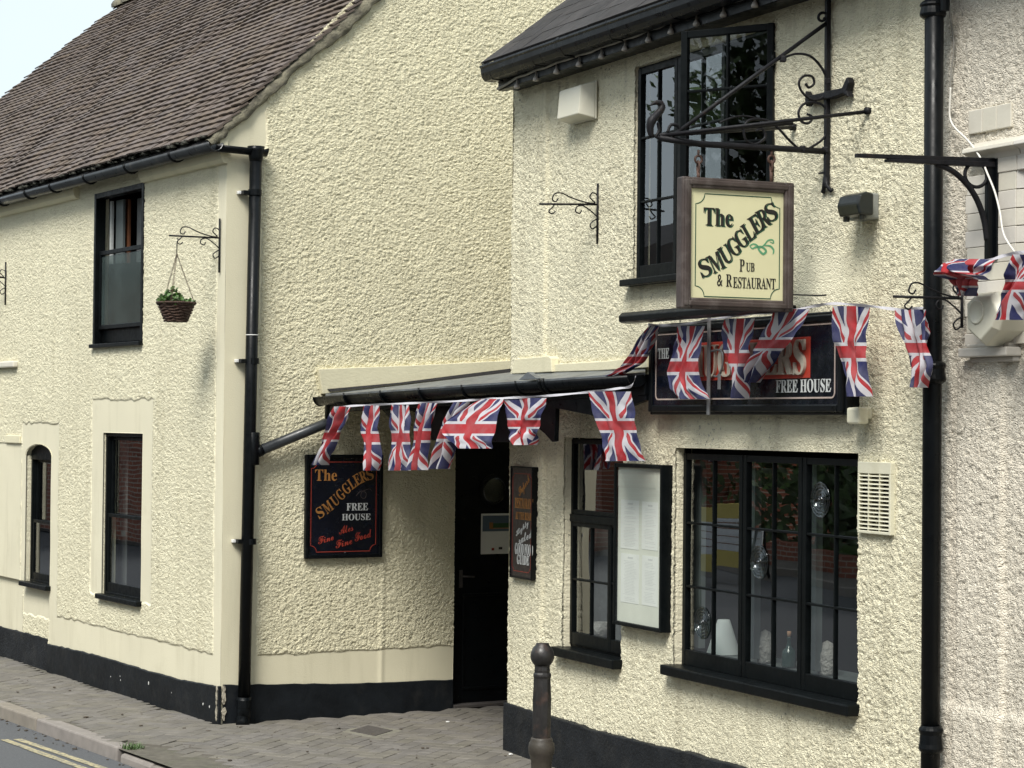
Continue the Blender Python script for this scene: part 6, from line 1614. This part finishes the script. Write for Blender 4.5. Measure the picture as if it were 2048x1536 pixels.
# third: bundled at the bell box and running out of frame
PI = off(PD, .22); IP = lambda x, y, w=0: PI.px(x, y, w)
b3 = thing('bunting', IP(1980, 530), 'bundled bunting above the hexagonal bell box, with one flag running off the right edge', 'bunting', 'strings of flag bunting')
tape(b3, [IP(1908, 522), IP(1940, 528), IP(1975, 522), IP(2005, 512), IP(2048, 504), IP(2140, 490)], .014)
flag(b3, PI, [(518, 1912, 1990), (530, 1910, 1995, .04), (545, 1908, 1988, .02), (560, 1915, 1978, .05), (575, 1925, 1965, .03), (592, 1930, 1945, .0)], ph=.5, pleats=4, amp=1.3, vr=(0, .8))
flag(b3, PI, [(522, 1908, 1932), (532, 1912, 1946, .06), (545, 1906, 1960, .08), (552, 1898, 1990, .07), (560, 1915, 1980, .02)], .02, ph=2.5, pleats=3, amp=1.2, vr=(.1, .7))
flag(b3, PI, [(509, 2030, 2095), (545, 2014, 2080), (580, 1996, 2066), (612, 1988, 2056), (640, 1981, 2050)], ph=1.0, pleats=1, amp=.6)

# ================================================================== OPPOSITE SIDE OF THE STREET (seen in the glass)
def facade(s0, s1, n, z1, d, m, name, label, cat, roofm='slate'):
    t = thing(name, SP((s0 + s1) / 2, n), label, cat)
    bm = B(); hexa(bm, [SP(s0, n, 0), SP(s1, n, 0), SP(s1, n, z1), SP(s0, n, z1), SP(s0, n + d, 0), SP(s1, n + d, 0), SP(s1, n + d, z1), SP(s0, n + d, z1)]); obj('walls', bm, m, t)
    bm = B(); pts = [SP(s0 - .3, n - .3, z1), SP(s1 + .3, n - .3, z1), SP(s1 + .3, n + d / 2, z1 + 1.5), SP(s0 - .3, n + d / 2, z1 + 1.5), SP(s1 + .3, n + d + .3, z1), SP(s0 - .3, n + d + .3, z1)]
    v_ = [bm.verts.new(p) for p in pts]; bm.faces.new((v_[0], v_[1], v_[2], v_[3])); bm.faces.new((v_[3], v_[2], v_[4], v_[5])); bm.faces.new((v_[0], v_[3], v_[5])); bm.faces.new((v_[1], v_[4], v_[2])); obj('roof', bm, roofm, t)
    PO_ = Plane(SP(s0, n, 0), ap, Z); k = 1.0
    k = 5.2
    while k < s1 - s0 - 1.6:
        for zb in (.9, 3.5):
            if zb + 1.3 > z1: continue
            a_ = Plane(SP(s0 + k, n, zb), ap)
            sgn_ = 1 if a_.n.dot(-np_) > 0 else -1
            bm = B(); pbox(bm, a_, 0, 1.0, 0, 1.35, -.03, .03); f_ = obj('window', bm, 'stone', t)
            bm = B(); pbox(bm, a_, .08, .92, .08, 1.27, -.036, .036); obj('pane', bm, 'black', f_)
        k += 2.6
    return t
facade(19.2, 48, 7.4, 4.5, 7, 'brick', 'brick_house', 'red brick house across the street, seen only in the window glass', 'house')
facade(-27, -9, 12.5, 8.6, 7, 'brick', 'brick_house', 'unseen red brick house beside the viewpoint, added to block sky in the casement glass', 'house')  # added out of view, made tall to block sky in the open casement's reflection
# hedge and trees opposite
def crown(c_, R_, n_, m, name='crown', parent=None, sz=.16, fl=1.):
    rs = np.random.RandomState(int(abs(c_.x * 13 + c_.y * 7)) % 9999); blobs = [(rs.randn(3) * .45, .45 + rs.rand() * .25) for _ in range(9)]
    V_ = []; F_ = []
    for i in range(n_):
        b_, br_ = blobs[rs.randint(9)]; d0 = rs.randn(3); d0 /= np.linalg.norm(d0); p = (b_ + d0 * br_ * (.75 + .3 * rs.rand())) * R_ * np.array([1, 1, fl])
        p = Vector(p) + c_; nx = Vector(rs.randn(3)).normalized(); x_ = nx.orthogonal().normalized(); y_ = nx.cross(x_); s_ = sz * (.6 + rs.rand() * .8); k = len(V_)
        V_ += [p - x_ * s_, p - y_ * s_ * .5, p + x_ * s_, p + y_ * s_ * .5]; F_.append((k, k + 1, k + 2, k + 3))
    me = bpy.data.meshes.new(name); me.from_pydata(V_, [], F_); me.update(); return obj(name, me, m, parent, kind=None)
for i, (s_, n_, h_, r_, lb_) in enumerate(((-6, 11.0, 4.2, 3.2, 'leafy tree beside the viewpoint across the street, seen in the open casement'), (.5, 10.6, 3.8, 2.8, 'leafy tree across the street opposite the house corner, seen in the glass'), (6.5, 9.6, 2.9, 2.1, 'nearest of the leafy trees across the street, seen in the window glass'), (11, 10.2, 3.1, 2.2, 'middle leafy tree across the street, seen in the window glass'), (16, 9.9, 2.9, 2.2, 'leafy tree next to the brick house, seen in the window glass'))):
    t = thing('tree', SP(s_, n_), lb_, 'tree', 'trees across the street')
    tubeo('trunk', [SP(s_, n_, -.1), SP(s_ + .1, n_, 1.2), SP(s_, n_ + .1, h_)], [.22, .17, .08], 'bark', t, seg=8)
    for k in range(4): a = k * 1.6; tubeo('limb', [SP(s_, n_, 1.3 + k * .3), SP(s_ + math.cos(a), n_ + math.sin(a), 2.4 + k * .3)], [.09, .03], 'bark', t, seg=6)
    crown(SP(s_, n_, h_), r_, 15000 if s_ < 1 else 4500, 'treeleaf', 'crown', t, .085 if s_ < 1 else .11)
    if s_ == -6: pass
    if s_ == 16: tubeo('limb', [SP(16, 9.9, 2.5), SP(15.9, 8.8, 5.0), SP(15.4, 7.5, 6.9)], [.09, .05, .02], 'bark', t, seg=6); crown(SP(15.2, 7.4, 6.9), .55, 130, 'treeleaf', 'sprig', t, .09)
hd = crown(SP(11, 9.2, 1.3), 3.0, 9000, 'treeleaf', 'hedge', None, .10, .62)
for v_ in hd.data.vertices:
    q_ = v_.co - SP(11, 9.2, 1.3); a_ = q_.dot(ap); b_ = q_.dot(np_); v_.co = SP(11, 9.2, 1.3) + ap * a_ * 2.4 + np_ * b_ * .22 + Z * q_.z
tag(hd, 'low dark hedge along the far pavement, seen in the window glass', 'hedge', kind='stuff')
bm = B(); hexa(bm, [SP(3, 8.2, 0), SP(19, 8.2, 0), SP(19, 8.2, .28), SP(3, 8.2, .28), SP(3, 8.42, 0), SP(19, 8.42, 0), SP(19, 8.42, .28), SP(3, 8.42, .28)])
top('garden_wall', bm, 'brick', 'low red brick garden wall across the street, seen in the window glass', 'wall', loc=SP(11, 8.2))
# pavement board opposite: the pale panel that shows in the large window
pb0 = SP(12.6, 6.55, RZ + .1); bdir = (ap * .92 - np_ * .4).normalized(); PV = Plane(pb0, bdir)
ab2 = thing('pavement_sign', SP(12.6, 6.6, RZ + .1), 'white and yellow pavement sign board across the street, seen reflected in the large window', 'sign board')
for nm, v0, v1, m in (('foot_panel', .10, .32, 'vanyellow'), ('white_panel', .321, .80, 'vanwhite'), ('header_panel', .801, 1.0, 'vanyellow')):
    pboxo(nm, PV, (-.75, .75, v0, v1), -.02, .02, m, ab2, .003)
for z in (.42, .53, .64, .74):
    pboxo('rule', PV, (-.72, .72, z, z + .012), -.0215, .0215, 'redbrown', ab2, 0)
for u in (-.7, .7):
    tubeo('leg', [PV.at(u, 0, .25), PV.at(u, .95, .0)], .02, 'iron', ab2, seg=6); tubeo('leg', [PV.at(u, 0, -.25), PV.at(u, .95, .0)], .02, 'iron', ab2, seg=6)
